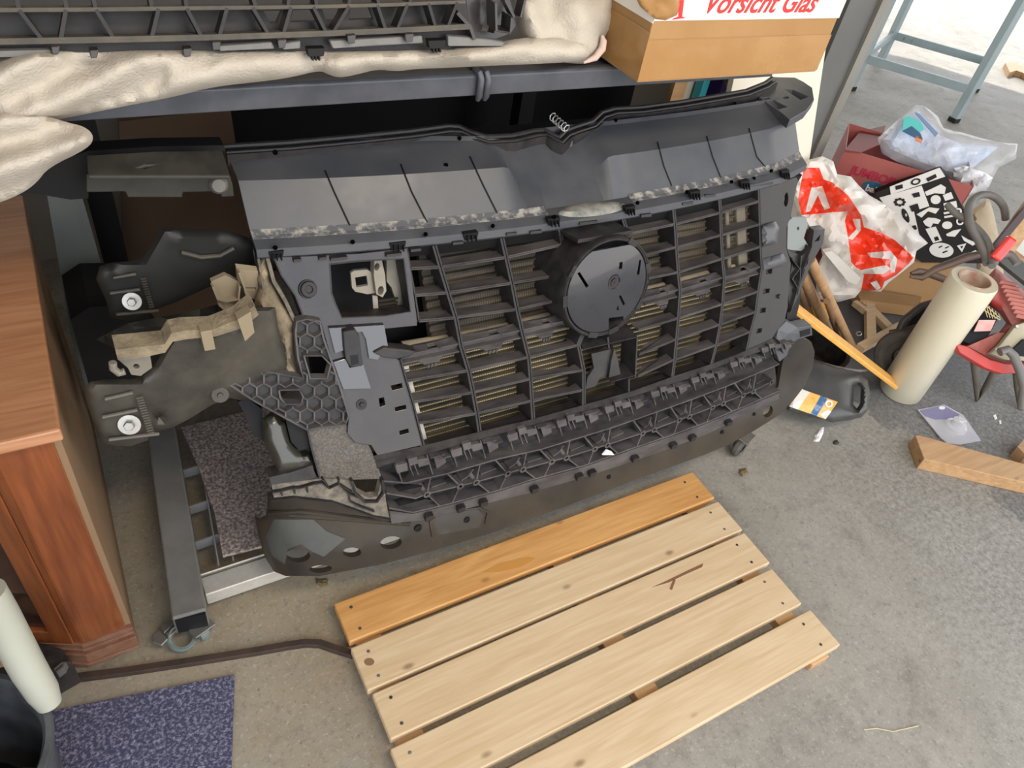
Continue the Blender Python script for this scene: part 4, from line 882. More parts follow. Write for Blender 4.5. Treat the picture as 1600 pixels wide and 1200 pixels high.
sheet([(1238, 420), (1254, 440), (1248, 480), (1243, 500), (1246, 540), (1216, 515), (1229, 500), (1233, 460)], FS(.06), (0, .02, 0), step=20).build('dark_duct', BLK, car)
mb = MB(); sheet([(1216, 515), (1228, 502), (1246, 512), (1268, 508), (1270, 524), (1248, 530), (1236, 538), (1230, 556), (1218, 566), (1210, 545)], FS(.015), (0, .03, 0), step=14, mb=mb); mb.build('corner_box', HOOD, car, bevel=.002)
MB().add([FS(.0145)(1250, 518), FS(.0145)(1266, 513), FS(.0145)(1266, 522), FS(.0145)(1250, 527)], [(0, 1, 2, 3)]).build('box_opening_shade', BLK, car)  # darkness of the opening painted as a flat black patch
# ---- carrier arm and rails on the left
CA = YP(1.13)
mb = MB(); sheet([(135, 242), (240, 236), (346, 234), (352, 250), (359, 275), (250, 275), (137, 275)], PL((0, 1.13, .93), (0, -.35, 1)), (0, 0, -.006), step=24, holes=[[(216, 262), (226, 258), (240, 258), (226, 263)]], mb=mb)
sheet([(135, 272), (250, 273), (359, 273), (364, 290), (366, 307), (346, 308), (344, 300), (286, 301), (285, 309), (200, 309), (196, 300), (135, 301)], CA, (0, .008, 0), step=24, mb=mb)
ca = mb.build('carrier_arm', mat('shaded_dirty_plastic', (.014, .014, .013), .5, c2=(.05, .045, .035), ns=12, amt=.7), car, bevel=.002)  # dirt is its own; base colour darkened for the shade under the table
sheet([(40, 300), (60, 262), (138, 236), (240, 229), (350, 227), (352, 236), (240, 240), (140, 246), (138, 310), (110, 312)], YP(1.17), (0, .03, 0), step=30).build('carrier_arm', BLK, car)
mb = MB(); mb.prism([CA(283, 272), CA(290, 252), CA(310, 248), CA(322, 270)], (0, .02, .004)); mb.prism([CA(140, 272), CA(142, 255), CA(172, 252), CA(176, 272)], (0, .02, 0)); mb.build('arm_pad', PLA, ca, bevel=.002)
MB().lathe(CA(341, 288)+V((0, -.001, 0)), (-.1, -1, .3), [(0, .010), (.010, .010), (.013, .007), (.015, 0)], 24).build('bolt_cap', mat('grey_cap', (.10, .095, .085), .4), ca, smooth=True)
def bolt(c, r, par):
    b = MB(); n_ = V((-.2, -1, .45)).normalized(); b.lathe(c, n_, [(0, .002), (r, .002), (r, 0)], 28); b.lathe(c, n_, [(0, .010), (r*.42, .010), (r*.5, .008), (r*.5, .002)], 6)
    b.build('bolt', STEEL, par, smooth=False)
RL = YP(.99)
ro = [(132, 606), (142, 596), (165, 593), (205, 592), (222, 588), (240, 572), (257, 545), (262, 530), (268, 522), (288, 518), (332, 516), (370, 501), (395, 480), (430, 480), (436, 520), (455, 580), (470, 592), (440, 620), (385, 627), (360, 622), (332, 632), (295, 655), (270, 668), (247, 673), (230, 674), (232, 688), (205, 697), (182, 697), (157, 692), (148, 666), (136, 632)]
lr = puffy(ro, RL, .018, step=12, rnd=14, namp=.004, nsc=14, holes=[ell(247, 650, 2.5, 2.5, 0, 8)]).build('lower_rail_arm', RAIL, car, smooth=True, angle=60)
mb = MB()
for q in [[(162, 614), (205, 604)], [(158, 642), (212, 631)], [(168, 677), (246, 668)]]: mb.tube([RL(*q[0])+V((0, -.019, .004)), RL(*q[1])+V((0, -.019, .004))], .0032, 8)
for k in range(15):
    p = RL(210+k*1.3, 612+k*3.9)+V((0, -.0195, .003)); mb.bar(p, p+V((.010, 0, 0)), .003, .0022)
mb.build('rail_rib', mat('pale_rail_rib', (.10, .09, .075), .42), lr, split=True)  # ribs in a paler tone than the arm
bolt(RL(200, 653)+V((0, -.020, .004)), .017, lr)
MB().lathe(RL(341, 610)+V((0, -.016, .004)), (-.1, -1, .4), [(0, .004), (.004, .004), (.005, .001), (.014, .001), (.015, -.001)], 20).build('rail_boss', RAIL, lr, smooth=True)
tp = sheet([(180, 546), (257, 538), (268, 521), (288, 517), (332, 515), (370, 500), (397, 478), (404, 492), (380, 512), (336, 526), (292, 530), (270, 534), (258, 551), (235, 556), (184, 562)], YP(.965), (0, .03, .004), step=16).build('rail_top_flange', SAND, lr)
mb = MB(); mb.tube([YP(.96)(*q) for q in [(176, 566), (177, 576), (186, 583), (195, 580)]], .006, 8); sheet([(184, 562), (235, 556), (238, 575), (220, 588), (205, 586), (200, 576)], YP(.98), (0, .01, 0), step=20, holes=[ell(213, 573, 5, 4, 0, 10)], mb=mb); mb.build('tow_hook', ST2, lr, bevel=.001)
mb = MB()
for q in [[(313, 519), (331, 516), (337, 546), (320, 549)], [(371, 500), (392, 487), (398, 520), (383, 534)]]: sheet(q, YP(.955), (0, .02, 0), mb=mb)
mb.build('beige_clip', mat('beige_dust_clip', (.25, .20, .13), .7), lr, bevel=.001, split=True)
fb = puffy([(395, 480), (404, 450), (398, 430), (404, 402), (416, 400), (424, 440), (440, 470), (462, 500), (460, 560), (470, 592), (455, 590), (440, 585), (436, 540), (420, 500)], FS(.02), .02, step=9, rnd=16, namp=.006, nsc=20).build('fender_bracket', SAND, car, smooth=True)
mb = MB(); mb.wall([FS(.0)(*q) for q in [(418, 402), (428, 440), (446, 470), (462, 505)]], (0, .04, 0), .006); mb.wall([FS(.0)(*q) for q in [(404, 404), (412, 450), (438, 500), (452, 560)]], (0, .03, 0), .004); mb.build('bracket_flange', DUST, fb)
mb = MB(); YQ = YP(1.08)
sheet([(330, 440), (352, 430), (373, 440), (370, 460), (362, 490), (340, 470)], YQ, (0, .01, 0), step=10, mb=mb); sheet([(370, 420), (403, 424), (404, 468), (385, 466), (372, 440)], YQ, (0, .01, .004), step=12, holes=[[(378, 449), (400, 449), (400, 454), (378, 453)]], mb=mb)
mb.wall([YQ(*q)+V((0, -.012, 0)) for q in [(330, 442), (338, 462), (352, 465), (370, 462), (372, 442)]], (0, .012, 0), .003); mb.wall([YQ(*q)+V((0, -.012, 0)) for q in [(340, 470), (362, 492), (372, 462)]], (0, .012, 0), .003); mb.wall([YQ(*q)+V((0, -.012, 0)) for q in [(371, 420), (378, 440), (388, 470), (392, 480)]], (0, .012, 0), .003)
mb.build('beige_clip', MATS['beige_dust_clip'], car)
RU = YP(1.16)
uo = [(150, 436), (156, 416), (175, 410), (206, 408), (222, 402), (240, 380), (254, 356), (300, 358), (355, 360), (400, 376), (404, 400), (392, 432), (330, 447), (280, 470), (236, 487), (232, 498), (197, 503), (172, 495), (166, 470)]
ur_ = puffy(uo, RU, .018, step=12, rnd=14, namp=.003, nsc=14).build('upper_rail_arm', mat('shaded_rail_metal', (.008, .009, .009), .5, c2=(.022, .022, .02), ns=10), car, smooth=True, angle=60)  # rail colour darkened to paint in the shade under the table
mb = MB()
for q in [[(175, 427), (210, 421)], [(170, 451), (216, 445)], [(180, 484), (245, 478)]]: mb.tube([RU(*q[0])+V((0, -.019, .004)), RU(*q[1])+V((0, -.019, .004))], .003, 8)
for k in range(12):
    p = RU(217+k*1.2, 428+k*4)+V((0, -.0195, .003)); mb.bar(p, p+V((.008, 0, 0)), .0028, .002)
mb.tube([RU(*q)+V((0, -.018, .004)) for q in [(280, 388), (310, 396), (340, 394), (362, 382)]], .004, 8)
mb.build('rail_rib', RAIL, ur_, split=True); bolt(RU(204, 463)+V((0, -.020, .004)), .015, ur_)
puffy([(150, 530), (200, 505), (300, 486), (392, 462), (402, 474), (370, 498), (332, 513), (288, 516), (262, 524), (250, 540), (180, 545)], YP(1.1), .02, step=12, rnd=20).build('curved_shield', mat('smooth_black_steel', (.012, .012, .011), .3, c2=(.03, .03, .026), ns=5), car, smooth=True)
mb = MB(); sheet([(372, 628), (386, 622), (410, 640), (412, 690), (396, 680), (384, 650)], FS(.05), (0, .02, 0), step=20, mb=mb); mb.build('inner_bracket', BLK, car)
# ------------------------------------------------------------------ work table above the car front
tab = thing('work_table', 'dark blue grey steel work table with a lipped front edge above the car front', 'table', (.7, 1.6, 0))
ty = 1.085; tzb = 1.013
bl, br = YP(ty)(100, 192), YP(ty)(986, 133)
zb_ = (bl.z+br.z)/2; print('table', bl, br)
mb = MB(); h_ = .036
def edge(x0_, x1_):
    mb.prism([(x0_, ty, zb_), (x0_, ty, zb_+h_-.004), (x0_, ty+.004, zb_+h_), (x0_, ty+.016, zb_+h_), (x0_, ty+.02, zb_+h_-.006), (x0_, ty+.05, zb_+h_-.006), (x0_, ty+.05, zb_)], (x1_-x0_, 0, 0))
jx = YP(ty)(752, 140).x
edge(-.35, jx-.008); edge(jx+.008, 1.30)
mb.build('front_profile', BLUEG, tab, bevel=.0015)
mb = MB()
for s_ in (-1, 1): mb.tube([V((jx+s_*.0065-.004, ty+.012, zb_+h_+.004)), V((jx+s_*.0065-.002, ty-.004, zb_+h_+.003)), V((jx+s_*.0065, ty-.007, zb_+h_-.006)), V((jx+s_*.0065, ty-.007, zb_+.002)), V((jx+s_*.0065, ty-.003, zb_-.006))], [.0045, .0055, .006, .006, .004], 12)
mb.build('joint_clip', BLUEG, tab, smooth=True)
MB().box(-.35, 1.30, ty+.05, 1.95, zb_+.004, zb_+h_-.006).build('table_top', BLUEG, tab)
for (x_, y_) in ((-.0, 1.62), (1.22, 1.9), (-.3, 1.9)): MB().box(x_, x_+.05, y_, y_+.05, 0, zb_).build('leg', BLK, tab)
MB().box(.22, 2.0, 2.1, 2.13, .0, 1.0).build('back_or_shade_panel', BLK, tab)  # black sheet added to paint the deep shade behind the table
# ---- blanket on the table
BL = PL((.1, 1.06, 1.03), (0, -1, .25))
def rg(x, y): return .8*math.sin((x*.55+y*1.0)/15.)*(1 if x < 260 else .35)
b1 = puffy(soft([(-30, 78), (200, 76), (420, 76), (600, 78), (760, 70), (830, 56), (915, 60), (925, 88), (900, 96), (860, 99), (760, 103), (700, 106), (645, 108), (620, 112), (590, 108), (560, 116), (530, 122), (512, 116), (500, 110), (455, 121), (420, 126), (330, 136), (270, 152), (210, 163), (150, 175), (95, 186), (60, 192), (-30, 200)]), BL, .05, step=8, rnd=30, namp=.022, nsc=9, ridge=rg)
BL2 = PL((.0, 1.02, 1.0), (0, -1, .2))
puffy(soft([(-30, 170), (60, 176), (100, 190), (134, 198), (148, 214), (138, 232), (75, 262), (58, 285), (35, 302), (0, 317), (-30, 322)]), BL2, .045, step=8, rnd=28, namp=.022, nsc=9, seed=3, ridge=lambda x, y: .9*math.sin((x*.28+y)/13.), mb=b1)
o = b1.build('fleece_blanket', FLEECE, smooth=True, angle=80)
tag(rebase(o, BL(400, 110)), 'cream fleece blanket spread over the table edge and hanging down at the left', 'blanket')
b2 = puffy(soft([(800, -20), (960, -20), (957, 20), (955, 42), (944, 58), (943, 76), (925, 99), (896, 100), (866, 95), (838, 84), (815, 60), (808, 35)]), PL((.8, 1.12, 1.1), (0, -1, .3)), .07, step=9, rnd=45, namp=.025, nsc=11, seed=5, ridge=lambda x, y: .5*math.sin((x*1.0-y*.3)/14.))
o = b2.build('rolled_blanket', FLEECE, smooth=True, angle=80); rb_ = rebase(o, PL((.8, 1.12, 1.1), (0, -1, .3))(880, 95))
tag(rb_, 'bunched cream blanket bundle with pinkish hem beside the cardboard box', 'blanket')
hs_ = PL((.8, 1.075, 1.1), (0, -1, .3)); mb = MB(); mb.tube([hs_(*q) for q in [(941, 55), (943, 64), (941, 76), (930, 90), (912, 98)]], [.002, .006, .007, .006, .002], 10); mb.build('hem', mat('pinkish_hem', (.55, .42, .36), .9, bump=.5), rb_, smooth=True)
# ---- second grille lying on the table, top left
TG = PL((.3, 1.045, 1.12), (0, -1, .35))
tg = thing('spare_grille', 'black ribbed plastic bumper grille lying on the cream blanket at the top left', 'car part', TG(350, 85))
def up(L_, dy): return [(x, y+dy) for x, y in L_]
K3 = [(-20, 64), (200, 60), (330, 57), (480, 52), (600, 47), (735, 40)]
K2 = [(-20, 16), (150, 15), (300, 13), (480, 11), (600, 8), (728, 3)]
def atl(L_, x): return at(L_, x)
windows_ = []
for (a_, b_, c_, d_) in [(412, 440, 432, 422), (458, 487, 494, 454), (503, 532, 524, 510), (548, 576, 583, 545)]: windows_.append([(a_, atl(K3, a_)-37), (b_, atl(K3, b_)-37), (d_ if d_ > c_ else c_, atl(K3, c_)-18), (min(c_, d_), atl(K3, d_)-18)])
K1 = [(-20, -30), (150, -31), (300, -33), (480, -36), (600, -39), (735, -42)]
plate = sheet([(-20, 16), (728, 3), (735, 40), (480, 53), (-20, 64)], PL((.3, 1.08, 1.12), (0, -1, .35)), (0, .006, 0), holes=windows_, step=60).build('back_plate', PLA, tg)
mb = MB()
for L_ in (K3, K2): mb.wall([TG(*q) for q in L_], (0, .02, -.004), .005)
mb.wall([TG(*q) for q in up(K3, 4)], (0, .02, -.004), .004); mb.build('long_rib', mat('dusty_rib', (.05, .046, .04), .6, c2=(.14, .12, .09), ns=30), tg, bevel=.0008)
mb = MB(); xx = -20; k = 0
tops = [30, 103, 150, 248, 292, 355, 395, 455, 490, 546, 590, 637, 670, 715]; bots = [66, 95, 178, 237, 315, 343, 420, 443, 510, 521, 603, 621, 681, 700]
for a_, b_ in zip(tops, bots): mb.wall([TG(a_, atl(K2, a_)), TG(b_, atl(K3, b_))], (0, .022, -.004), .0045)
for a_, b_ in [(30, 22), (105, 95), (150, 140), (238, 230), (292, 286), (400, 388), (450, 455), (495, 490), (545, 551), (592, 586), (640, 650)]: mb.wall([TG(a_, atl(K2, a_)), TG(b_, atl(K2, b_)-40)], (0, .022, -.004), .0045)
mb.build('diagonal_rib', PLB, tg, split=True)
mb = sheet([(-20, 66), (300, 62), (480, 56), (700, 46), (735, 42), (738, 62), (700, 76), (600, 80), (500, 88), (440, 90), (200, 88), (60, 90), (-20, 92)], PL((.3, 1.07, 1.12), (0, -1, .35)), (0, .02, 0), step=60); mb.build('lower_flange', PLA, tg)
mb = MB(); F2 = PL((.3, 1.05, 1.12), (0, -1, .35))
for q in [[(-20, 80), (80, 78), (82, 88), (-20, 90)], [(340, 72), (425, 66), (430, 76), (343, 80)], [(440, 68), (470, 64), (470, 76), (442, 78)], [(515, 64), (660, 56), (662, 68), (520, 76)], [(700, 56), (770, 62), (790, 66), (785, 72), (700, 72)]]: sheet(q, F2, (0, .01, 0), step=60, mb=mb)
mb.build('flange_tube', mat('worn_grey_plastic', (.10, .10, .10), .35, c2=(.25, .24, .22), ns=12), tg, bevel=.002, split=True)
for (cx, cy) in [(145, 78), (290, 76), (85, 72), (335, 66), (437, 63), (545, 56), (490, 76), (678, 64), (635, 54)]:
    mb = MB(); big = (cx in (490, 678)); w_ = 14 if big else 7
    mb.prism([F2(cx-w_, cy-5), F2(cx+w_, cy-6), F2(cx+w_-2, cy+7), F2(cx-w_+2, cy+8)], (0, -.012, 0)); 
    if big:
        for u in (-5, 0, 5): mb.wall([F2(cx+u, cy+4)+V((0, -.012, 0)), F2(cx+u, cy+14)+V((0, -.012, 0))], (0, .01, 0), .003)
    mb.build('clip', BLK if big else PLG, tg, bevel=.001)
mb = MB(); sheet([(725, -20), (790, -20), (800, 10), (806, 40), (798, 52), (770, 62), (735, 60), (735, 42)], PL((.3, 1.09, 1.12), (0, -1, .35)), (0, .02, 0), mb=mb, step=30, holes=[[(760, 20), (776, 20), (772, 52), (752, 48)]])
mb.wall([TG(775, 5), TG(776, 48), TG(797, 52), TG(800, 28)], (0, .03, 0), .004); mb.wall([TG(715, 20), TG(735, 42), TG(742, 62)], (0, .03, 0), .005); mb.wall([TG(790, 0), TG(804, 27), TG(814, 27), (TG(822, -5))], (0, .02, 0), .004)
mb.build('end_bracket', PLG, tg)
# ---- cardboard box
bx0 = ZP(1.05)(999, 132); bx1 = ZP(1.05)(1270, 110); bx2 = ZP(1.05)(935, 88); y_f = (bx0.y+bx1.y)/2
box = thing('cardboard_box', 'brown cardboard box sealed with clear tape and white tape reading Vorsicht Glas', 'box', (1.12, 1.2, 1.05))
X0, X1, Y0, Y1, Z0, Z1 = bx0.x, bx1.x, y_f, y_f+.32, 1.05, 1.32
print('box', X0, X1, Y0)
rng = random.Random(3)
def crump(u0, u1, v0, v1, f, n1, n2, amp, sc):
    vs = []; 
    for i in range(n1+1):
        for j in range(n2+1):
            p, n_ = f(u0+(u1-u0)*i/n1, v0+(v1-v0)*j/n2); e = min(i, n1-i, j, n2-j, 3)/3
            vs.append(p+n_*amp*e*abs(noise.noise(p*sc)))
    return vs, [(i*(n2+1)+j, (i+1)*(n2+1)+j, (i+1)*(n2+1)+j+1, i*(n2+1)+j+1) for i in range(n1) for j in range(n2)]
MB().box(X0, X1, Y0, Y1, Z0, Z1).build('carton', CARD, box, bevel=.002)
zt0 = YP(Y0)(1100, 35).z; zt1 = YP(Y0)(1250, 25).z; zw = (zt0+zt1)/2; print('tape z', zw)
mb = MB(); vs, fs_ = crump(X0-.001, X1+.001, Z0+.004, Z0+.072, lambda u, v_: (V((u, Y0-.0012, v_)), V((0, -1, 0))), 40, 8, .003, 18); mb.add(vs, fs_)
vs, fs_ = crump(Y0-.001, Y1, Z0+.004, Z0+.085, lambda u, v_: (V((X0-.0012, u, v_)), V((-1, 0, 0))), 24, 8, .006, 22); mb.add(vs, fs_); mb.build('clear_tape', TAPE, box, smooth=True, angle=80)
mb = MB(); mb.box(X0-.0015, X1+.0015, Y0-.0015, Y0-.0003, zw, zw+.062); mb.box(X0-.0015, X0-.0002, Y0-.0015, Y0+.16, zw-.004, zw+.058); mb.box(X1+.0002, X1+.0016, Y0, Y1, Z0+.0, Z0+.02); wt = mb.build('printed_tape', mat('white_tape', (.80, .77, .73), .3, coat=.3), box)
xv = YP(Y0)(1092, 26)
text('tape_lettering', 'Vorsicht Glas', RED, wt, V((xv.x, Y0-.0022, zw+.012)), (1, 0, 0), (0, 0, 1), .050, .35, .0006)
text('tape_lettering', 'Glas', RED, wt, V((X0-.0022, Y0+.075, zw+.018)), (0, -1, 0), (0, 0, 1), .035, .2, .0006)
mb = MB(); a_ = YP(Y0-.0022); mb.prism([a_(1060, 0), a_(1069, 0), a_(1066, 26), a_(1072, 28), a_(1050, 31), a_(1052, 29), a_(1060, 26)], (0, .0006, 0)); mb.build('tape_mark', RED, wt)
pf = puffy([(985, -20), (1062, -20), (1062, 8), (1058, 24), (1040, 32), (1024, 30), (1000, 10)], YP(Y0-.002), .012, step=6, rnd=14, namp=.01, nsc=30, seed=9).build('crumpled_tape', TAPE, box, smooth=True, angle=70)
# ---- things seen through the gap under the box
BG = YP(1.75)
def simple(name, mb, m, lab, cat, **k): 
    o = mb.build(name, m, **k); c = sum((v.co for v in o.data.vertices), V((0, 0, 0)))/len(o.data.vertices); zmin = min(v.co.z for v in o.data.vertices); rebase(o, (c.x, c.y, zmin)); return tag(o, lab, cat)
def upright(xa, xb, yt, Y, d=.05):
    a_, b_2 = YP(Y)(xa, yt), YP(Y)(xb, yt); return MB().box(a_.x, b_2.x, Y, Y+d, 0, a_.z)
def deep(P, Y, d=.05): return sheet(P, YP(Y), (0, d, 0), step=80)
simple('storage_box', upright(1086, 1124, 60, 1.66, .2), mat('pale_box', (.45, .43, .38), .6), 'pale grey carton behind the car front beneath the brown box', 'box')
simple('folder', upright(1115, 1125, 80, 1.62, .03), mat('turquoise_card', (.03, .33, .42), .5), 'thin turquoise folder standing against the pale carton', 'folder')
simple('crate', upright(1146, 1184, 80, 1.70, .2), mat('purple_plastic', (.07, .04, .25), .4), 'dark purple plastic crate behind the right end of the car front', 'crate')
simple('wood_stick', MB().bar(YP(1.62)(1131, 95), ZP(.0)(1215, 390), .022, .02), STICK, 'wooden stick leaning beside the purple crate', 'stick')
simple('wood_board', upright(1070, 1090, 80, 1.64, .015), PINEX, 'narrow brown board standing left of the pale carton', 'board')
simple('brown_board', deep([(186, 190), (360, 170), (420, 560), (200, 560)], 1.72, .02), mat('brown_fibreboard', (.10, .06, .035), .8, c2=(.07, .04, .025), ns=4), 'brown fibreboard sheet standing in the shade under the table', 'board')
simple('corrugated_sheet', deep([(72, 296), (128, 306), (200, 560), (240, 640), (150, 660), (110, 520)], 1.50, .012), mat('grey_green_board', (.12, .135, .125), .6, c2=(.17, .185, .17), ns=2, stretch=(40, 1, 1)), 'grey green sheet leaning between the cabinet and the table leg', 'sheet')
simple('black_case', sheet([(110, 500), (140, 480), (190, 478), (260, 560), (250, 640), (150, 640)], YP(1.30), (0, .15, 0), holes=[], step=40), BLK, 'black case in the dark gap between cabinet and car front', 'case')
# ---- white board and grey sheet at the right end of the table
gp = ZP(0)(1213, 380); GW = PL(gp, (.35, -.94, 0)); 
ext = lambda x, y: GW(x, y)
simple('grey_cabinet', MB().prism([V((gp.x, gp.y, 0)), V((gp.x-.22, gp.y-.03, 0)), V((gp.x-.26, gp.y+.35, 0)), V((gp.x-.02, gp.y+.4, 0))], (0, 0, 1.7)), mat('dusty_grey_sheet', (.13, .13, .125), .5, .2, c2=(.22, .22, .21), ns=1.6, amt=.8), 'tall grey sheet metal cabinet standing behind the right end of the car front', 'cabinet')
simple('corner_post', MB().box(gp.x-.045, gp.x+.004, gp.y-.02, gp.y+.02, 0, 1.75), mat('galvanised_post', (.30, .29, .26), .45, .4, c2=(.18, .17, .15), ns=9, stretch=(1, 1, .2)), 'galvanised metal corner post at the edge of the grey cabinet', 'post')
WP = PL(ZP(0)(1180, 420), (.1, -1, .12))
simple('white_board', sheet([(1180, -30), (1309, -30), (1302, 0), (1285, 110), (1266, 240), (1258, 285), (1225, 420), (1100, 420), (1130, 200)], PL(gp+V((-.12, -.14, 0)), (.1, -1, .0)), (0, .02, 0), step=80), mat('warm_white_board', (.82, .77, .64), .5), 'plain warm white board leaning behind the box and the car front', 'board')
# ------------------------------------------------------------------ steel trestle, top right
tr = thing('steel_trestle', 'blue grey steel workshop trestle with four legs and low stretchers on the far floor', 'trestle', ZP(0)(1400, 180))
fA, fB = ZP(0)(1328, 140), ZP(0)(1489, 190)
fD = ZP(0)(1373, 100); fC = ZP(0)(1520, 143)
hgt = 1.0; cen = (fA+fB+fC+fD)/4
tops_ = {}
legs = {'A': fA, 'B': fB, 'C': fC, 'D': fD}
for k, f_ in legs.items():
    tp_ = V((f_.x+(cen.x-f_.x)*.0, f_.y+(cen.y-f_.y)*.0, hgt)); tops_[k] = tp_
    lg = MB().bar(f_+V((0, 0, .02)), tp_, .045, .045, up=(0, 1, 0)).build('leg', GREENM, tr, bevel=.004)
    MB().obox(f_+V((0, 0, .012)), (.026, 0, 0), (0, .026, 0), (0, 0, .014)).build('rubber_foot', BLK, lg)
def al(k, z): return legs[k]+(tops_[k]-legs[k])*(z/hgt)
for a_, b_, z_ in (('A', 'B', .20), ('A', 'D', .20), ('D', 'C', .20), ('B', 'C', .20), ('A', 'B', .86), ('D', 'C', .86)):
    MB().bar(al(a_, z_), al(b_, z_), .02, .05).build('stretcher', GREENM, tr, bevel=.002)
mb = MB()
for k in (.12, .2): c = al('D', .2)+(al('C', .2)-al('D', .2))*k; mb.obox(c+V((0, -.011, 0)), (.01, 0, 0), (0, .002, 0), (0, 0, .007))
mb.build('screw', STEEL, tr)
# cut piece of wood far right
simple('wood_offcut', MB().prism([ZP(.04)(*q) for q in [(1571, 98), (1584, 98), (1600, 104), (1640, 120), (1640, 136), (1597, 113), (1588, 110), (1578, 113)]], (0, 0, -.04)), STICK, 'jagged brown wood offcut on the sunlit floor at the far right edge', 'wood')
# ------------------------------------------------------------------ red carton with plastic bag, patterned box, shopping bag
def vplane(xb, yb, zb=0., rot=0., tilt=0.):
    p = ZP(zb)(xb, yb); a_ = math.atan2(_F.y, _F.x)+rot; return PL(p, (math.cos(a_), math.sin(a_), tilt))
jb = thing('red_carton', 'open red printed carton reading JUMBOPACK with a blue oval logo', 'box', ZP(0)(1390, 400))
JF = vplane(1380, 445, 0, -.25)
a0, a1, a2, a3 = JF(1322, 234), JF(1462, 272), JF(1470, 400), JF(1316, 345)
ux_ = (a1-a0); ux_.z = 0; wv = ux_.length; ux_.normalize(); nb = V((-ux_.y, ux_.x, 0)); zt_ = (a0.z+a1.z)/2
if nb.dot(_F) < 0: nb = -nb
REDC = mat('pinkish_red_carton', (.36, .09, .08), .5, c2=(.42, .13, .11), ns=4); REDD = mat('dark_red_carton', (.22, .035, .03), .6)
p0 = V((a0.x, a0.y, 0)); W_ = .46; D_ = .28
def wallp(a_, b_, m, name='carton_wall'): 
    t_ = (b_-a_).normalized(); n_ = V((-t_.y, t_.x, 0)); return MB().prism([a_, b_, b_+n_*.004, a_+n_*.004], (0, 0, zt_)).build(name, m, jb)
fw = wallp(p0, p0+ux_*W_, REDC); wallp(p0+nb*D_, p0+nb*D_+ux_*W_, REDC); wallp(p0, p0+nb*D_, REDC); wallp(p0+ux_*W_, p0+ux_*W_+nb*D_, REDC)
sheet([(1320, 234), (1344, 205), (1384, 196), (1375, 225), (1345, 238)], PL(p0+V((0, 0, zt_)), (0, .1, 1)), (0, 0, -.004)).build('carton_flap', REDD, jb)
MB().prism([p0+V((0, 0, .02)), p0+ux_*W_+V((0, 0, .02)), p0+ux_*W_+nb*D_+V((0, 0, .02)), p0+nb*D_+V((0, 0, .02))], (0, 0, zt_*.5)).build('carton_content', REDD, jb)
tp0 = JF(1328, 270); nrm = -nb*.003
text('carton_lettering', 'JUMBOPACK', mat('crimson_print', (.45, .02, .06), .5), fw, tp0+nrm, ux_, (0, 0, 1), .044, 0, .0012)
ov = [JF(*q)+nrm for q in ell(1366, 294, 19, 10, .3, 28)]; MB().prism(ov, nb*.001).build('logo_oval', mat('blue_print', (.02, .13, .24), .5), fw)
text('logo_lettering', 'baby', WHITE, fw, JF(1351, 296)+nrm*2, ux_, (0, 0, 1), .034, 0, .0012)
# clear plastic bag with a diaper print
PLAS = mat('clear_film', (.86, .88, .93), .12, alpha=.22, coat=.6, spec=.8)
BP = vplane(1440, 330, .32, -.1, -.9)
pb = thing('plastic_bag', 'clear plastic packaging bag with pale blue printed film on the red carton', 'plastic bag', BP(1450, 260))
bf = puffy([(1371, 216), (1400, 190), (1432, 164), (1446, 166), (1466, 182), (1474, 200), (1500, 206), (1530, 215), (1560, 222), (1590, 225), (1588, 248), (1560, 262), (1548, 285), (1540, 300), (1510, 306), (1488, 292), (1440, 268), (1400, 252), (1378, 240)], BP, .05, step=8, rnd=30, namp=.05, nsc=24, seed=2, ridge=lambda x, y: .4*math.sin((x*.5+y)/9.)).build('bag_film', PLAS, pb, smooth=True, angle=70)
puffy([(1380, 218), (1406, 193), (1434, 172), (1470, 212), (1500, 224), (1560, 230), (1520, 262), (1490, 270), (1430, 250), (1390, 232)], vplane(1440, 330, .30, -.1, -.9), .03, step=7, rnd=30, namp=.05, nsc=26, seed=6).build('printed_film', mat('pale_blue_film', (.72, .72, .80), .35, c2=(.45, .62, .86), ns=5, amt=.9), pb)
PP_ = vplane(1440, 330, .345, -.1, -.9)
sheet([(1412, 185), (1420, 180), (1440, 192), (1444, 202), (1438, 206), (1425, 196), (1410, 205)], PP_, (0, 0, -.003)).build('diaper_print', mat('teal_print', (.12, .55, .52), .4), pb)
sheet([(1410, 204), (1424, 197), (1438, 208), (1442, 218), (1430, 214)], PP_, (0, 0, -.003)).build('diaper_print', mat('navy_print', (.05, .12, .22), .4), pb)
sheet([(1432, 212), (1442, 216), (1440, 223), (1430, 218)], PP_, (0, 0, -.0035)).build('diaper_print', mat('orange_print', (.7, .25, .12), .4), pb)
sheet([(1430, 176), (1437, 178), (1466, 208), (1462, 213)], PP_, (0, 0, -.003)).build('diaper_print', mat('slate_print', (.2, .28, .45), .4), pb)
wp_ = puffy([(1490, 262), (1508, 258), (1540, 270), (1552, 278), (1545, 292), (1510, 306), (1498, 290), (1490, 276)], vplane(1470, 330, .36, -.1, -.8), .04, step=6, rnd=14, namp=.03, nsc=40, seed=4, ridge=lambda x, y: .8*math.sin((x*.6+y*1.2)/4.)).build('gathered_film', mat('white_film', (.80, .80, .83), .25, alpha=.8, coat=.4), pb, smooth=True, angle=60)
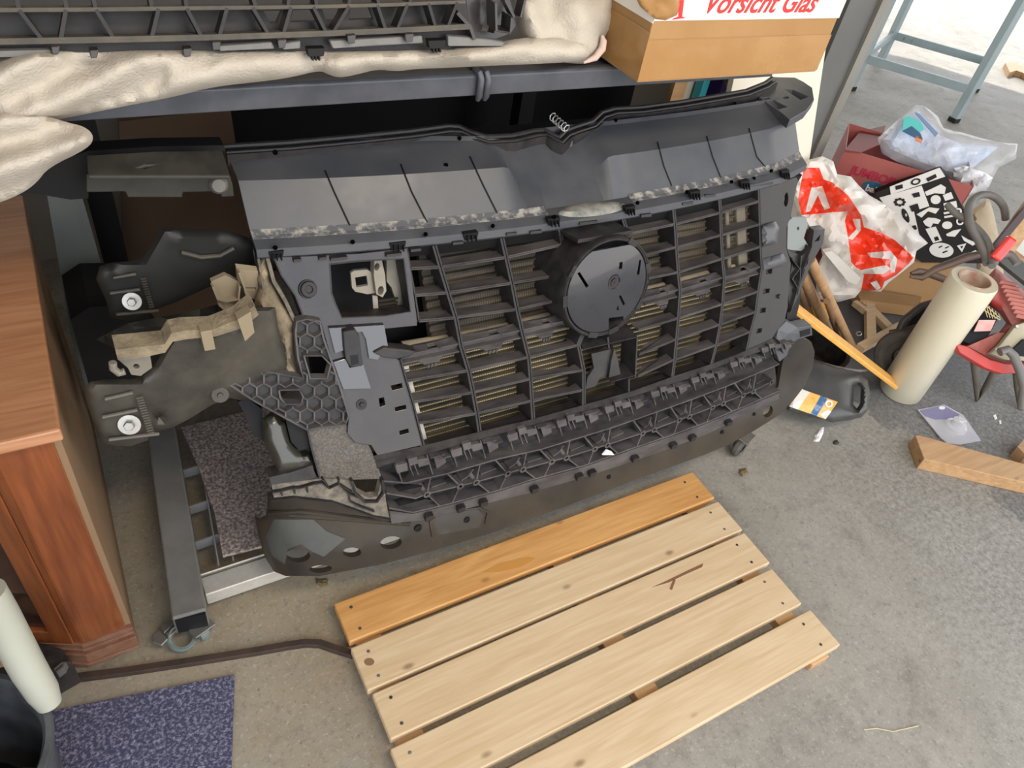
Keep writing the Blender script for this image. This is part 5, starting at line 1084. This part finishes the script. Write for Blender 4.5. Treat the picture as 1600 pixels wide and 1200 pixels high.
# black and white patterned box
PBP = vplane(1440, 488, 0, .05, -.32)
pk = thing('patterned_box', 'black cardboard box printed with white icons leaning on the red carton', 'box', PBP(1450, 400))
BLKP = mat('black_print_card', (.010, .008, .007), .6, c2=(.02, .016, .013), ns=6, spec=.2); WPR = mat('white_icon_print', (.62, .60, .56), .5)
face = [(1366, 302), (1392, 292), (1470, 266), (1480, 276), (1530, 375), (1545, 412), (1440, 410), (1420, 395)]
cx_ = sheet(face, PBP, nb*.04, step=80).build('carton', BLKP, pk)
PQ = lambda x, y: PBP(x, y)+(EYE-PBP(x, y)).normalized()*.003
def icon(mb, P, holes=()): sheet(P, PQ, nb*.0015, holes=holes, step=30, mb=mb)
sheet([(1390, 292), (1400, 288), (1468, 262), (1477, 276), (1392, 304)], lambda x, y: PQ(x, y), nb*.002, step=60).build('white_edge', WPR, cx_)
icl = [
 [[(1374, 309), (1392, 304), (1440, 290), (1452, 322), (1428, 330), (1436, 366), (1448, 382), (1430, 378), (1400, 345)]],
 [[(1445, 300), (1470, 288), (1478, 293), (1476, 303), (1460, 302), (1448, 306)]],
 [[(1432, 335), (1452, 324), (1468, 326), (1462, 334), (1450, 330), (1440, 340)]],
 [ell(1462, 312, 8, 7)], [[(1473, 305), (1486, 300), (1490, 310), (1477, 314)]], [[(1474, 318), (1494, 314), (1496, 324), (1476, 328)]],
 [[(1442, 346), (1450, 340), (1462, 341), (1470, 344), (1466, 350), (1458, 349), (1454, 356), (1446, 352)]],
 [[(1446, 358), (1462, 354), (1472, 376), (1458, 380)], [(1459, 371), (1465, 369), (1468, 375), (1461, 377)]],
 [ell(1480, 352, 8, 6)], [[(1478, 366), (1490, 360), (1502, 358), (1492, 370), (1480, 369)]], [ell(1500, 346, 6, 6), ell(1500, 346, 3.5, 3.5)],
 [[(1502, 368), (1512, 374), (1526, 380), (1520, 384), (1506, 376)]], [[(1495, 384), (1510, 380), (1503, 394)], [(1500, 385), (1505, 384), (1503, 389)]],
 [[(1510, 398), (1524, 391), (1528, 394), (1514, 402)]], [[(1474, 332), (1490, 329), (1491, 332), (1475, 335)]], [[(1475, 338), (1492, 335), (1493, 338), (1476, 341)]], [ell(1497, 330, 6, 5), ell(1497, 330, 3, 2.5)],
 [ell(1471, 391, 19, 11.5, .1, 28), [(1466, 386), (1472, 383.5), (1473, 385), (1467, 388)], [(1476, 387), (1482, 384.5), (1483, 386), (1477, 389)], [(1472, 394), (1480, 391), (1481, 393), (1473, 396)]]]
for ic in icl:
    mb = MB(); icon(mb, ic[0], ic[1:]); mb.build('icon_print', WPR, cx_, split=True)
PQ2 = lambda x, y: PBP(x, y)+(EYE-PBP(x, y)).normalized()*.0055
mb = MB()
for k in range(8): a_ = k*math.pi/4; sheet(ell(1406+7*math.cos(a_), 316+5*math.sin(a_), 2.7, 2), PQ2, nb*.001, step=30, mb=mb)
sheet(ell(1415, 337, 4.5, 12, -.4, 16), PQ2, nb*.001, step=30, mb=mb, holes=[ell(1416, 336, 1.8, 3, 0, 8)]); sheet([(1425, 303), (1436, 300), (1438, 307), (1428, 309)], PQ2, nb*.001, mb=mb); sheet([(1421, 322), (1434, 318), (1437, 328), (1425, 331)], PQ2, nb*.001, mb=mb)
sheet([(1425, 353), (1431, 352), (1433, 358), (1428, 360)], PQ2, nb*.001, mb=mb); sheet([(1399, 291), (1410, 288), (1411, 294), (1400, 297)], PQ2, nb*.001, mb=mb); sheet(ell(1431, 284, 8, 5, -.3, 14), PQ2, nb*.001, mb=mb, holes=[ell(1431, 284, 5, 3, -.3, 10)]); sheet([(1447, 279), (1462, 272), (1464, 277), (1450, 284)], PQ2, nb*.001, mb=mb)
mb.build('icon_print', BLKP, cx_, split=True)
# shopping bag
SB = vplane(1340, 500, 0, 0, -.3)
redreg = [[(1256, 262), (1280, 262), (1287, 280), (1300, 285), (1325, 305), (1345, 335), (1350, 355), (1380, 365), (1398, 375), (1428, 402), (1420, 412), (1400, 430), (1382, 440), (1378, 452), (1345, 456), (1350, 430), (1330, 410), (1325, 370), (1320, 345), (1325, 330), (1300, 332), (1252, 336), (1247, 310)]]
whr = [[(1268, 293), (1285, 291), (1297, 325), (1288, 328), (1278, 305), (1266, 330), (1258, 332)], [(1332, 342), (1344, 342), (1345, 360), (1332, 375), (1325, 372), (1338, 358)], [(1355, 395), (1392, 392), (1402, 405), (1398, 426), (1392, 426), (1390, 405), (1360, 402)], [(1332, 415), (1345, 422), (1385, 414), (1392, 420), (1380, 428), (1340, 428)], [(1360, 442), (1370, 438), (1376, 450), (1370, 454)]]
def regf(x, y):
    if any(inpoly(x, y, r_) for r_ in whr): return 0
    return 1 if any(inpoly(x, y, r_) for r_ in redreg) else 0
sb = thing('shopping_bag', 'crumpled white and bright red shopping bag with white lettering strokes', 'shopping bag', SB(1330, 440))
mb = puffy([(1240, 270), (1255, 262), (1262, 250), (1285, 244), (1302, 252), (1308, 272), (1330, 276), (1342, 290), (1358, 305), (1385, 320), (1410, 340), (1440, 370), (1450, 380), (1432, 392), (1428, 410), (1410, 425), (1388, 442), (1376, 456), (1345, 454), (1336, 465), (1310, 472), (1275, 468), (1276, 420), (1285, 400), (1280, 370), (1262, 358), (1250, 338), (1240, 310)], SB, .06, step=6, rnd=34, namp=.075, nsc=20, seed=8, region=regf, lines=redreg+whr)
BW = mat('white_bag_film', (.74, .70, .65), .4, bump=.4, bs=30); BR_ = mat('red_bag_film', (.86, .05, .015), .25, bump=.4, bs=30, coat=.4)
mb.build('bag_body', [BW, BR_], sb, smooth=True, angle=32)
mb = sheet([(1288, 395), (1300, 392), (1345, 435), (1338, 445), (1325, 440)], lambda x, y: SB(x, y)+(EYE-SB(x, y)).normalized()*.085, (.01, .02, 0)).build('bag_handle', BW, sb)
# ------------------------------------------------------------------ handles, laths, frames
def bar_thing(name, a_, b_, w_, h_, m, lab, cat, up=(0, 0, 1), rnd=False, group='wooden tool handles in the heap'):
    mb = MB()
    if rnd: mb.tube([a_, a_+(b_-a_)*.5, b_], w_/2, 14)
    else: mb.bar(a_, b_, w_, h_, up)
    o = mb.build(name, m, smooth=rnd, bevel=0 if rnd else .002); rebase(o, b_ if b_.z < a_.z else a_); return tag(o, lab, cat, group)
bar_thing('tool_handle', pt(1266, 405, 1.95), ZP(.04)(1333, 545), .027, .02, STICK, 'long round ash tool handle leaning across the others beside the white bag end', 'handle', rnd=True)
bar_thing('tool_handle', pt(1250, 420, 2.0), ZP(.04)(1296, 520), .03, .02, STICK, 'short thick wooden handle just right of the lattice bracket', 'handle', rnd=True)
bar_thing('tool_handle', pt(1243, 440, 2.05), ZP(.03)(1276, 515), .022, .02, wood('dark_handle', (.22, .12, .06), (.14, .08, .04), 2, knots=False), 'dark brown thin handle half hidden behind the car front', 'handle', rnd=True)
bar_thing('tool_handle', pt(1292, 470, 2.1), ZP(.02)(1312, 530), .018, .02, MATS['dark_handle'], 'thin brown stick between the two round handles', 'handle', rnd=True)
o = simple('yellow_lath', MB().bar(pt(1238, 478, 2.02), ZP(.05)(1398, 600), .045, .014, up=(.3, -.3, 1)), PINEY, 'bright yellow orange wooden lath leaning against the cream roll', 'lath', bevel=.003)
o = simple('wood_block', MB().prism([ZP(.05)(*q) for q in [(1273, 470), (1296, 474), (1295, 500), (1278, 497)]], (0, 0, -.04)), PINEY, 'small orange wooden block between the handles and the bag', 'block')
fr = thing('wooden_truss', 'broken triangular frame of pale pine strips lying on the dark floor', 'frame', ZP(0)(1370, 500))
zf = ZP(.03)
for a_, b_, w_ in [((1344, 468), (1398, 522), .034), ((1358, 472), (1360, 535), .034), ((1343, 545), (1412, 508), .032), ((1334, 474), (1352, 488), .02)]: MB().bar(zf(*a_)+V((0, 0, .001*len(fr.children))), zf(*b_)+V((0, 0, .001*len(fr.children))), w_, .022).build('frame_strip', PINE, fr, bevel=.001)
MB().tube([zf(*q)+V((0, 0, .02)) for q in ell(1338, 528, 4, 3)], .002, 6).build('wire_ring', STEEL, fr)
simple('cardboard_sheet', sheet([(1376, 450), (1428, 400), (1500, 405), (1470, 470), (1440, 478), (1340, 460)], vplane(1420, 480, 0, 0, -.3), (.01, .02, 0), step=60), CARD, 'flat brown cardboard sheet behind the wooden frame under the patterned box', 'cardboard')
simple('carton_strip', MB().prism([ZP(.05)(*q) for q in [(1335, 450), (1440, 464), (1436, 480), (1345, 468)]], (0, 0, -.045)), CARD, 'low brown cardboard strip on the floor below the cardboard sheet', 'cardboard')
simple('kraft_bag', puffy([(1516, 330), (1545, 308), (1552, 330), (1560, 365), (1572, 455), (1530, 455)], vplane(1540, 430, 0, 0, -.3), .04, step=7, rnd=14, namp=.02, nsc=30), mat('kraft_paper', (.38, .30, .19), .6, c2=(.5, .42, .3), ns=8), 'small tan paper bag behind the grey cable loop', 'paper bag', smooth=True, angle=35)
deb = [('plaster_chip', [(1283, 668), (1288, 667), (1286, 678), (1280, 690), (1271, 690), (1273, 680)], WHITE, 'white plaster crumbs on the floor in front of the black canister', 'debris'),
       ('dry_leaf', [(1155, 733), (1166, 731), (1170, 740), (1160, 745), (1154, 740)], mat('brown_leaf', (.16, .11, .05), .8), 'small brown dry leaf right of the cart caster', 'leaf'),
       ('dry_leaf', [(492, 902), (500, 905), (512, 903), (512, 914), (502, 917), (494, 912)], MATS['brown_leaf'], 'amber brown dry leaf beneath the bumper corner', 'leaf'),
       ('pebble', [(1302, 689), (1308, 687), (1312, 692), (1308, 696), (1302, 694)], RAIL, 'small dark pebble on the floor below the canister', 'stone'),
       ('paper_scrap', [(1552, 649), (1556, 647), (1558, 654), (1554, 656)], WHITE, 'tiny white scrap right of the blister pack, nearer the machine', 'scrap'),
       ('paper_scrap', [(1561, 657), (1564, 656), (1565, 662), (1562, 663)], WHITE, 'smaller white scrap farther right of the blister pack', 'scrap')]
for n_, P_, m_, lab, cat in deb:
    o = simple(n_, puffy(P_, ZP(.001), .008, step=3, rnd=4, namp=.006, nsc=200), m_, lab, cat)
    if cat in ('leaf', 'scrap'): o['group'] = {'leaf': 'dry leaves on the floor', 'scrap': 'white scraps on the dark floor'}[cat]
# ------------------------------------------------------------------ cream roll
rt, rbm = pt(1523, 437, 2.17), None
fb_ = ZP(.0)(1405, 612)
axv = (rt-fb_).normalized(); base = fb_+V((0, 0, .07*math.sqrt(1-axv.z**2)))
print('roll', rt, fb_, (rt-base).length)
rl = thing('film_roll', 'big cream cylindrical roll of film with open core leaning on the red machine', 'roll', fb_)
r_ = .068; Ln = (rt-base).length
MB().lathe(base, axv, [(0, 0), (r_-.004, 0), (r_, .004), (r_, Ln-.005), (r_-.003, Ln), (.047, Ln), (.047, Ln-.045), (0, Ln-.045)], 56).build('film', CREAM, rl, smooth=True, angle=50)
MB().lathe(base, axv, [(.0468, Ln-.0), (.046, Ln+.003), (.043, Ln+.002), (.041, Ln-.02), (.040, Ln-.040), (0, Ln-.040)], 40).build('cardboard_core', mat('dirty_core', (.50, .42, .32), .8, c2=(.35, .10, .06), ns=30, amt=.7), rl, smooth=True, angle=50)
# ------------------------------------------------------------------ black canister and tray
CP = PL(ZP(.08)(1300, 630), (-.15, -.35, .9))
cn = thing('oil_canister', 'black plastic canister lying on its side with a torn orange and blue label', 'canister', ZP(0)(1300, 645))
puffy([(1222, 600), (1240, 565), (1270, 560), (1300, 570), (1330, 577), (1345, 580), (1356, 594), (1360, 615), (1357, 640), (1346, 652), (1330, 656), (1300, 660), (1262, 650), (1230, 642)], CP, .05, step=4, rnd=24, back=1.3, holes=[[(1334, 603), (1341, 601), (1345, 606), (1344, 630), (1339, 638), (1333, 632)]]).build('body', mat('satin_black_canister', (.045, .045, .044), .36, c2=(.09, .088, .08), ns=8), cn, smooth=True)
LB = lambda x, y: CP(x, y)+(EYE-CP(x, y)).normalized()*(.052 if 1 else 0)
def cs(x, y):
    P_ = [(1222, 600), (1240, 565), (1270, 560), (1300, 570), (1330, 577), (1345, 580), (1356, 594), (1360, 615), (1357, 640), (1346, 652), (1330, 656), (1300, 660), (1262, 650), (1230, 642)]
    d = dist(x, y, P_); q = max(0, min(1, d/24)); h = math.sqrt(max(0, 1-(1-q)**2)); p = CP(x, y); return p+(EYE-p).normalized()*(.05*h+.0022)
lb = MB()
lab_ = sheet([(1253, 608), (1309, 628), (1290, 655), (1233, 635)], cs, (0, .001, -.0005), step=6, mb=lb).build('label', mat('orange_label', (.75, .36, .04), .4, c2=(.8, .6, .35), ns=30, amt=.5), cn)
cs2 = lambda x, y: cs(x, y)+(EYE-cs(x, y)).normalized()*.0015
sheet([(1253, 608), (1266, 613), (1256, 626), (1247, 640), (1233, 635)], cs2, (0, .0006, 0), step=6).build('label_print', mat('torn_white_label', (.75, .70, .62), .6, c2=(.5, .46, .4), ns=50), lab_)
sheet([(1283, 619), (1293, 622), (1284, 638), (1276, 650), (1267, 647)], cs2, (0, .0006, 0), step=6).build('label_print', mat('label_blue', (.03, .12, .28), .5, c2=(.5, .5, .5), ns=60, lo=.5), lab_)
sheet(ell(1295, 631, 6, 5.5, 0, 18), lambda x, y: cs2(x, y)+V((0, -.0008, .0008)), (0, .0006, 0), step=6, holes=[ell(1295, 631, 3.6, 3.4, 0, 12)]).build('label_ring', WHITE, lab_)
sheet([(1281, 648), (1293, 640), (1299, 643), (1290, 655)], cs2, (0, .0006, 0), step=6).build('label_print', MATS['torn_white_label'], lab_)
bt = thing('black_bucket', 'low black plastic bucket with a wire handle behind the canister', 'bucket', ZP(0)(1310, 570))
c_ = ZP(.09)(1305, 570); MB().lathe(V((c_.x-.02, c_.y+.10, 0)), (0, 0, 1), [(0, 0), (.11, 0), (.125, .10), (.132, .105), (.128, .11), (.118, .104), (.105, .01), (0, .01)], 40).build('body', PLA, bt, smooth=True)
HPn = ZP(.13); MB().tube([HPn(*q) for q in [(1268, 563), (1280, 567), (1300, 573), (1320, 577), (1340, 579), (1354, 577), (1358, 572)]], .0065, 12).build('handle', GREYC, bt, smooth=True)
# ------------------------------------------------------------------ red machine
rm = thing('red_machine', 'red wheeled workshop machine with cream side panel, black cable and tubular feet', 'machine', ZP(0)(1560, 620))
MP = lambda d: PL(ZP(0)(1545, 640)+V((0, 0, 0)), (_F.x*.9, _F.y*.9, 0))
def MT(t): return lambda x, y: pt(x, y, t)
puffy([(1556, 418), (1600, 455), (1660, 500), (1660, 560), (1600, 555), (1552, 552), (1545, 540), (1572, 505), (1562, 490), (1532, 468), (1545, 430)], MT(2.34), .05, step=9, rnd=22, namp=.008, nsc=16).build('shroud', REDM, rm, smooth=True, angle=50)
mb = MB()
for k in range(9): c = pt(1562+k*3.2, 440+k*6.6, 2.27); mb.bar(c, c+_R*.05-_U*.01, .006, .012)
mb.build('cooling_fin', mat('pale_red_steel', (.45, .16, .13), .6), rm, bevel=.001)
sheet([(1493, 536), (1512, 541), (1548, 562), (1572, 568), (1640, 568), (1640, 582), (1566, 584), (1540, 575), (1500, 551)], MT(2.27), _F*.03, step=30).build('base_plate', mat('scuffed_red', (.55, .04, .03), .35, c2=(.35, .1, .08), ns=14), rm, bevel=.004)
sheet([(1512, 541), (1560, 520), (1640, 520), (1640, 570), (1572, 568), (1548, 560)], MT(2.30), _F*.03, step=30).build('base_plate', REDM, rm)
cp = sheet([(1548, 552), (1564, 538), (1588, 508), (1640, 490), (1640, 566), (1570, 562)], MT(2.265), _F*.02, step=30).build('control_panel', mat('dirty_cream_panel', (.42, .38, .26), .6, c2=(.3, .27, .19), ns=12), rm, bevel=.003)
sheet([(1584, 545), (1600, 530), (1640, 530), (1640, 560), (1594, 556)], MT(2.255), _F*.01).build('panel_recess', BLK, cp)
for q in [(1557, 546), (1589, 510)]: MB().lathe(pt(*q, 2.262), -_F, [(0, .002), (.005, .002), (.006, 0)], 12).build('screw', STEEL, cp)
mb = MB(); sheet([(1515, 500), (1536, 470), (1563, 492), (1548, 520), (1530, 545), (1502, 532)], MT(2.31), _F*.06, step=20, mb=mb); mb.build('vent_box', BLK, rm, bevel=.003)
mb = MB()
for k in range(6): mb.tube([pt(1535+k*5, 470+k*4, 2.29), pt(1543+k*4, 490+k*.8+6, 2.285)], .0013, 6)
mb.tube([pt(1533, 482, 2.29), pt(1562, 500, 2.285)], .0018, 6); mb.tube([pt(1537, 474, 2.29), pt(1561, 496, 2.285)], .0015, 6); mb.build('wire_guard', mat('brassy_wire', (.5, .42, .22), .4, .6), rm)
sheet([(1530, 500), (1556, 500), (1548, 517), (1522, 518)], MT(2.285), _F*.003).build('warning_label', mat('faded_pink_label', (.6, .28, .26), .6, c2=(.7, .5, .45), ns=30), rm)
LEGM = mat('dirty_leg_metal', (.12, .11, .09), .5, .4, c2=(.2, .17, .12), ns=20)
for P_ in ([(1522, 566, 0), (1526, 600, 0), (1527, 624, 1), (1540, 606, 0), (1556, 575, 0)], [(1588, 582, 0), (1590, 605, 0), (1596, 637, 1), (1612, 636, 1), (1608, 580, 0)]):
    pts_ = []
    for (x_, y_, g_) in P_:
        pts_.append(pt(x_, y_, (ZP(.012)(P_[2][0], P_[2][1])-EYE).dot(_F)-(0 if g_ else (.10 if y_ < 600 else .05))))
    MB().tube(pts_, .011, 12).build('foot', LEGM, rm, smooth=True)
# cable and hose parts
cab1 = [(1562, 550), (1574, 546), (1584, 556), (1594, 580), (1600, 605), (1597, 640)]
MB().tube([pt(*q, 2.22) for q in cab1], .013, 12).build('power_cable', GREYC, rm, smooth=True)
# wheel
wc_ = ZP(.095)(1410, 556); wax = V((-.8, -.42, .28)).normalized()
mw = MB().lathe(wc_+V((0, 0, .0)), wax, [(0, .0), (.03, .0), (.032, .012), (.05, .008), (.055, .012), (.070, .018), (.084, .010), (.088, -.01), (.084, -.03), (.065, -.038), (0, -.03)], 40).build('wheel', RUB, rm, smooth=True)
mb = MB(); mb.lathe(wc_+wax*.0, wax, [(0, .016), (.008, .016), (.010, .010), (.026, .008), (.028, 0)], 20)
for k in range(6): mb.obox(wc_+(wax.orthogonal().normalized()*math.cos(k)+wax.cross(wax.orthogonal().normalized())*math.sin(k))*.02+wax*.004, (.003, 0, 0), (0, .003, 0), wax*.006)
mb.build('wheel_hub', LEGM, mw, smooth=True)
mb = MB(); mb.tube([pt(*q, t_) for q, t_ in [((1402, 525), 2.5), ((1412, 500), 2.48), ((1440, 478), 2.45), ((1470, 470), 2.4), ((1500, 465), 2.4)]], .012, 10); mb.tube([pt(*q, t_) for q, t_ in [((1390, 520), 2.5), ((1420, 515), 2.48), ((1450, 505), 2.45), ((1480, 495), 2.4)]], .010, 10); mb.build('axle_frame', mat('black_tube', (.03, .028, .028), .4, c2=(.08, .07, .06), ns=20), rm, smooth=True)
puffy([(1405, 520), (1425, 490), (1450, 470), (1480, 460), (1500, 480), (1480, 510), (1440, 520)], MT(2.55), .03, step=8, rnd=14).build('tank', BLK, rm, smooth=True)
# handles, cables and clamps on the heap
GC = [(1478, 342), (1486, 362), (1505, 378), (1520, 395), (1530, 400)]
def hose(name, P_, r0_, m, lab, cat, t0, t1):
    # smooth curve through the points
    Q_ = []
    for i in range(len(P_)-1):
        p0_, p1_, p2_, p3_ = [V(P_[max(0, min(len(P_)-1, j))]) for j in (i-1, i, i+1, i+2)]
        for k in range(6):
            t = k/6; Q_.append(.5*((2*p1_)+(-p0_+p2_)*t+(2*p0_-5*p1_+4*p2_-p3_)*t*t+(-p0_+3*p1_-3*p2_+p3_)*t**3))
    Q_.append(V(P_[-1])); n_ = len(Q_)
    o = simple(name, MB().tube([pt(q.x, q.y, t0+(t1-t0)*i/(n_-1)) for i, q in enumerate(Q_)], r0_, 14), m, lab, cat, smooth=True); o['group'] = 'grey cables over the heap'; return o
hose('grey_cable', [(1572, 343), (1568, 322), (1553, 307), (1535, 304), (1520, 312), (1513, 330), (1516, 352), (1530, 378), (1540, 400), (1542, 412)], .0115, GREYC, 'thick grey cable looping up behind the patterned box and down to the roll', 'cable', 2.24, 2.14)
hose('grey_cable', [(1480, 320), (1495, 335), (1512, 345), (1530, 360), (1543, 378), (1549, 400), (1550, 416)], .010, GREYC, 'second grey cable running along the patterned box to the roll top', 'cable', 2.22, 2.12)
hose('grey_cable', [(1552, 412), (1560, 400), (1578, 398), (1590, 412)], .012, GREYC, 'short grey cable bend above the red machine', 'cable', 2.15, 2.12)
simple('red_screwdriver', MB().bar(pt(1553, 405, 2.12), pt(1582, 372, 2.10), .03, .025, up=-_F), mat('shiny_red_plastic', (.75, .03, .02), .2, coat=.5), 'bright red tool handle above the roll end', 'tool', bevel=.006)
o = thing('wooden_lever', 'brown wooden beam with dark metal edge crossing the right edge', 'beam', pt(1600, 330, 2.0))
MB().bar(pt(1565, 392, 2.21), pt(1640, 290, 2.16), .06, .02, up=-_F).build('beam', PINEX, o, bevel=.002)
MB().bar(pt(1545, 398, 2.18), pt(1640, 282, 2.11), .022, .012, up=-_F).build('metal_edge', mat('dark_brown_metal', (.05, .03, .03), .4, .3), o, bevel=.002)
bar_thing('tool_handle', pt(1568, 388, 2.24), pt(1640, 440, 2.19), .03, .02, STICK, 'round wooden handle lying behind the red tool at the right edge', 'handle', rnd=True)
simple('plastic_sheet', sheet([(1575, 370), (1590, 345), (1640, 350), (1640, 420), (1600, 412)], MT(2.3), _F*.02, step=30), mat('milky_plastic', (.55, .55, .5), .35), 'milky plastic sheet behind the wooden handle at the right edge', 'sheet')
simple('metal_channel', MB().bar(pt(1560, 396, 2.23), pt(1640, 460, 2.19), .045, .02, up=-_F), mat('dull_channel', (.12, .13, .13), .4, .5), 'dark grey metal channel above the red machine', 'channel')
cl = thing('ground_clamp', 'dusty brown metal welding clamp on the cardboard beside the roll', 'clamp', pt(1450, 430, 2.08))
CLM = mat('dusty_clamp', (.16, .11, .09), .5, .3, c2=(.25, .18, .14), ns=20)
MB().tube([pt(*q, 2.36) for q in [(1423, 427), (1435, 424), (1455, 428), (1475, 436), (1490, 446)]], [.005, .012, .013, .012, .010], 10).build('clamp_jaw', CLM, cl, smooth=True)
MB().tube([pt(*q, 2.35) for q in [(1422, 432), (1440, 434), (1462, 420), (1485, 412), (1510, 402), (1530, 398)]], [.005, .010, .012, .013, .014, .012], 10).build('clamp_jaw', CLM, cl, smooth=True)
# ------------------------------------------------------------------ blister pack, plank, offcut
bp_ = thing('blister_pack', 'silver printed card with a clear plastic blister lying beside the roll', 'packaging', ZP(0)(1485, 665))
sheet([(1434, 640), (1475, 632), (1505, 648), (1533, 688), (1500, 694), (1480, 692), (1470, 684)], ZP(.006), (0, 0, -.004), step=30).build('card', mat('silver_card', (.62, .61, .64), .28, .3, c2=(.45, .45, .5), ns=5), bp_)
sheet([(1438, 641), (1474, 633), (1500, 648), (1490, 654), (1462, 655), (1447, 650)], ZP(.008), (0, 0, -.002), step=30).build('card_print', mat('lilac_print', (.2, .19, .32), .4), bp_)
sheet(ell(1472, 637, 5, 2.6), ZP(.0088), (0, 0, -.001)).build('card_print', WHITE, bp_)
c_ = ZP(.006)(1493, 667); MB().lathe(c_, (0, 0, 1), [(.035, 0), (.033, .008), (.022, .012), (.021, .028), (.012, .030), (.010, .036), (0, .036)], 30).build('blister', mat('blister_plastic', (.8, .8, .8), .1, alpha=.35, coat=.8), bp_, smooth=True)
z_ = ZP(.045); mb = MB(); mb.prism([z_(1430, 680), z_(1437, 680), z_(1660, 741), z_(1650, 765), z_(1444, 717)], (0, 0, -.0445))
simple('wooden_plank', mb, PINEX, 'rough brown pine plank lying on the floor at the right edge', 'plank', bevel=.002)
simple('wood_offcut', MB().prism([z_(1590, 698), z_(1600, 686), z_(1660, 690), z_(1660, 722), z_(1604, 712)], (0, 0, -.0445)), STICK, 'small wood piece at the right frame edge above the plank', 'wood')
mb = MB(); pk_ = [(1350, 1140), (1370, 1138), (1395, 1143), (1435, 1134)]; mb.tube([ZP(.003)(*q) for q in pk_], .0012, 6)
simple('straw', mb, mat('straw', (.5, .42, .25), .7), 'thin dry straw on the concrete right of the pallet', 'straw')
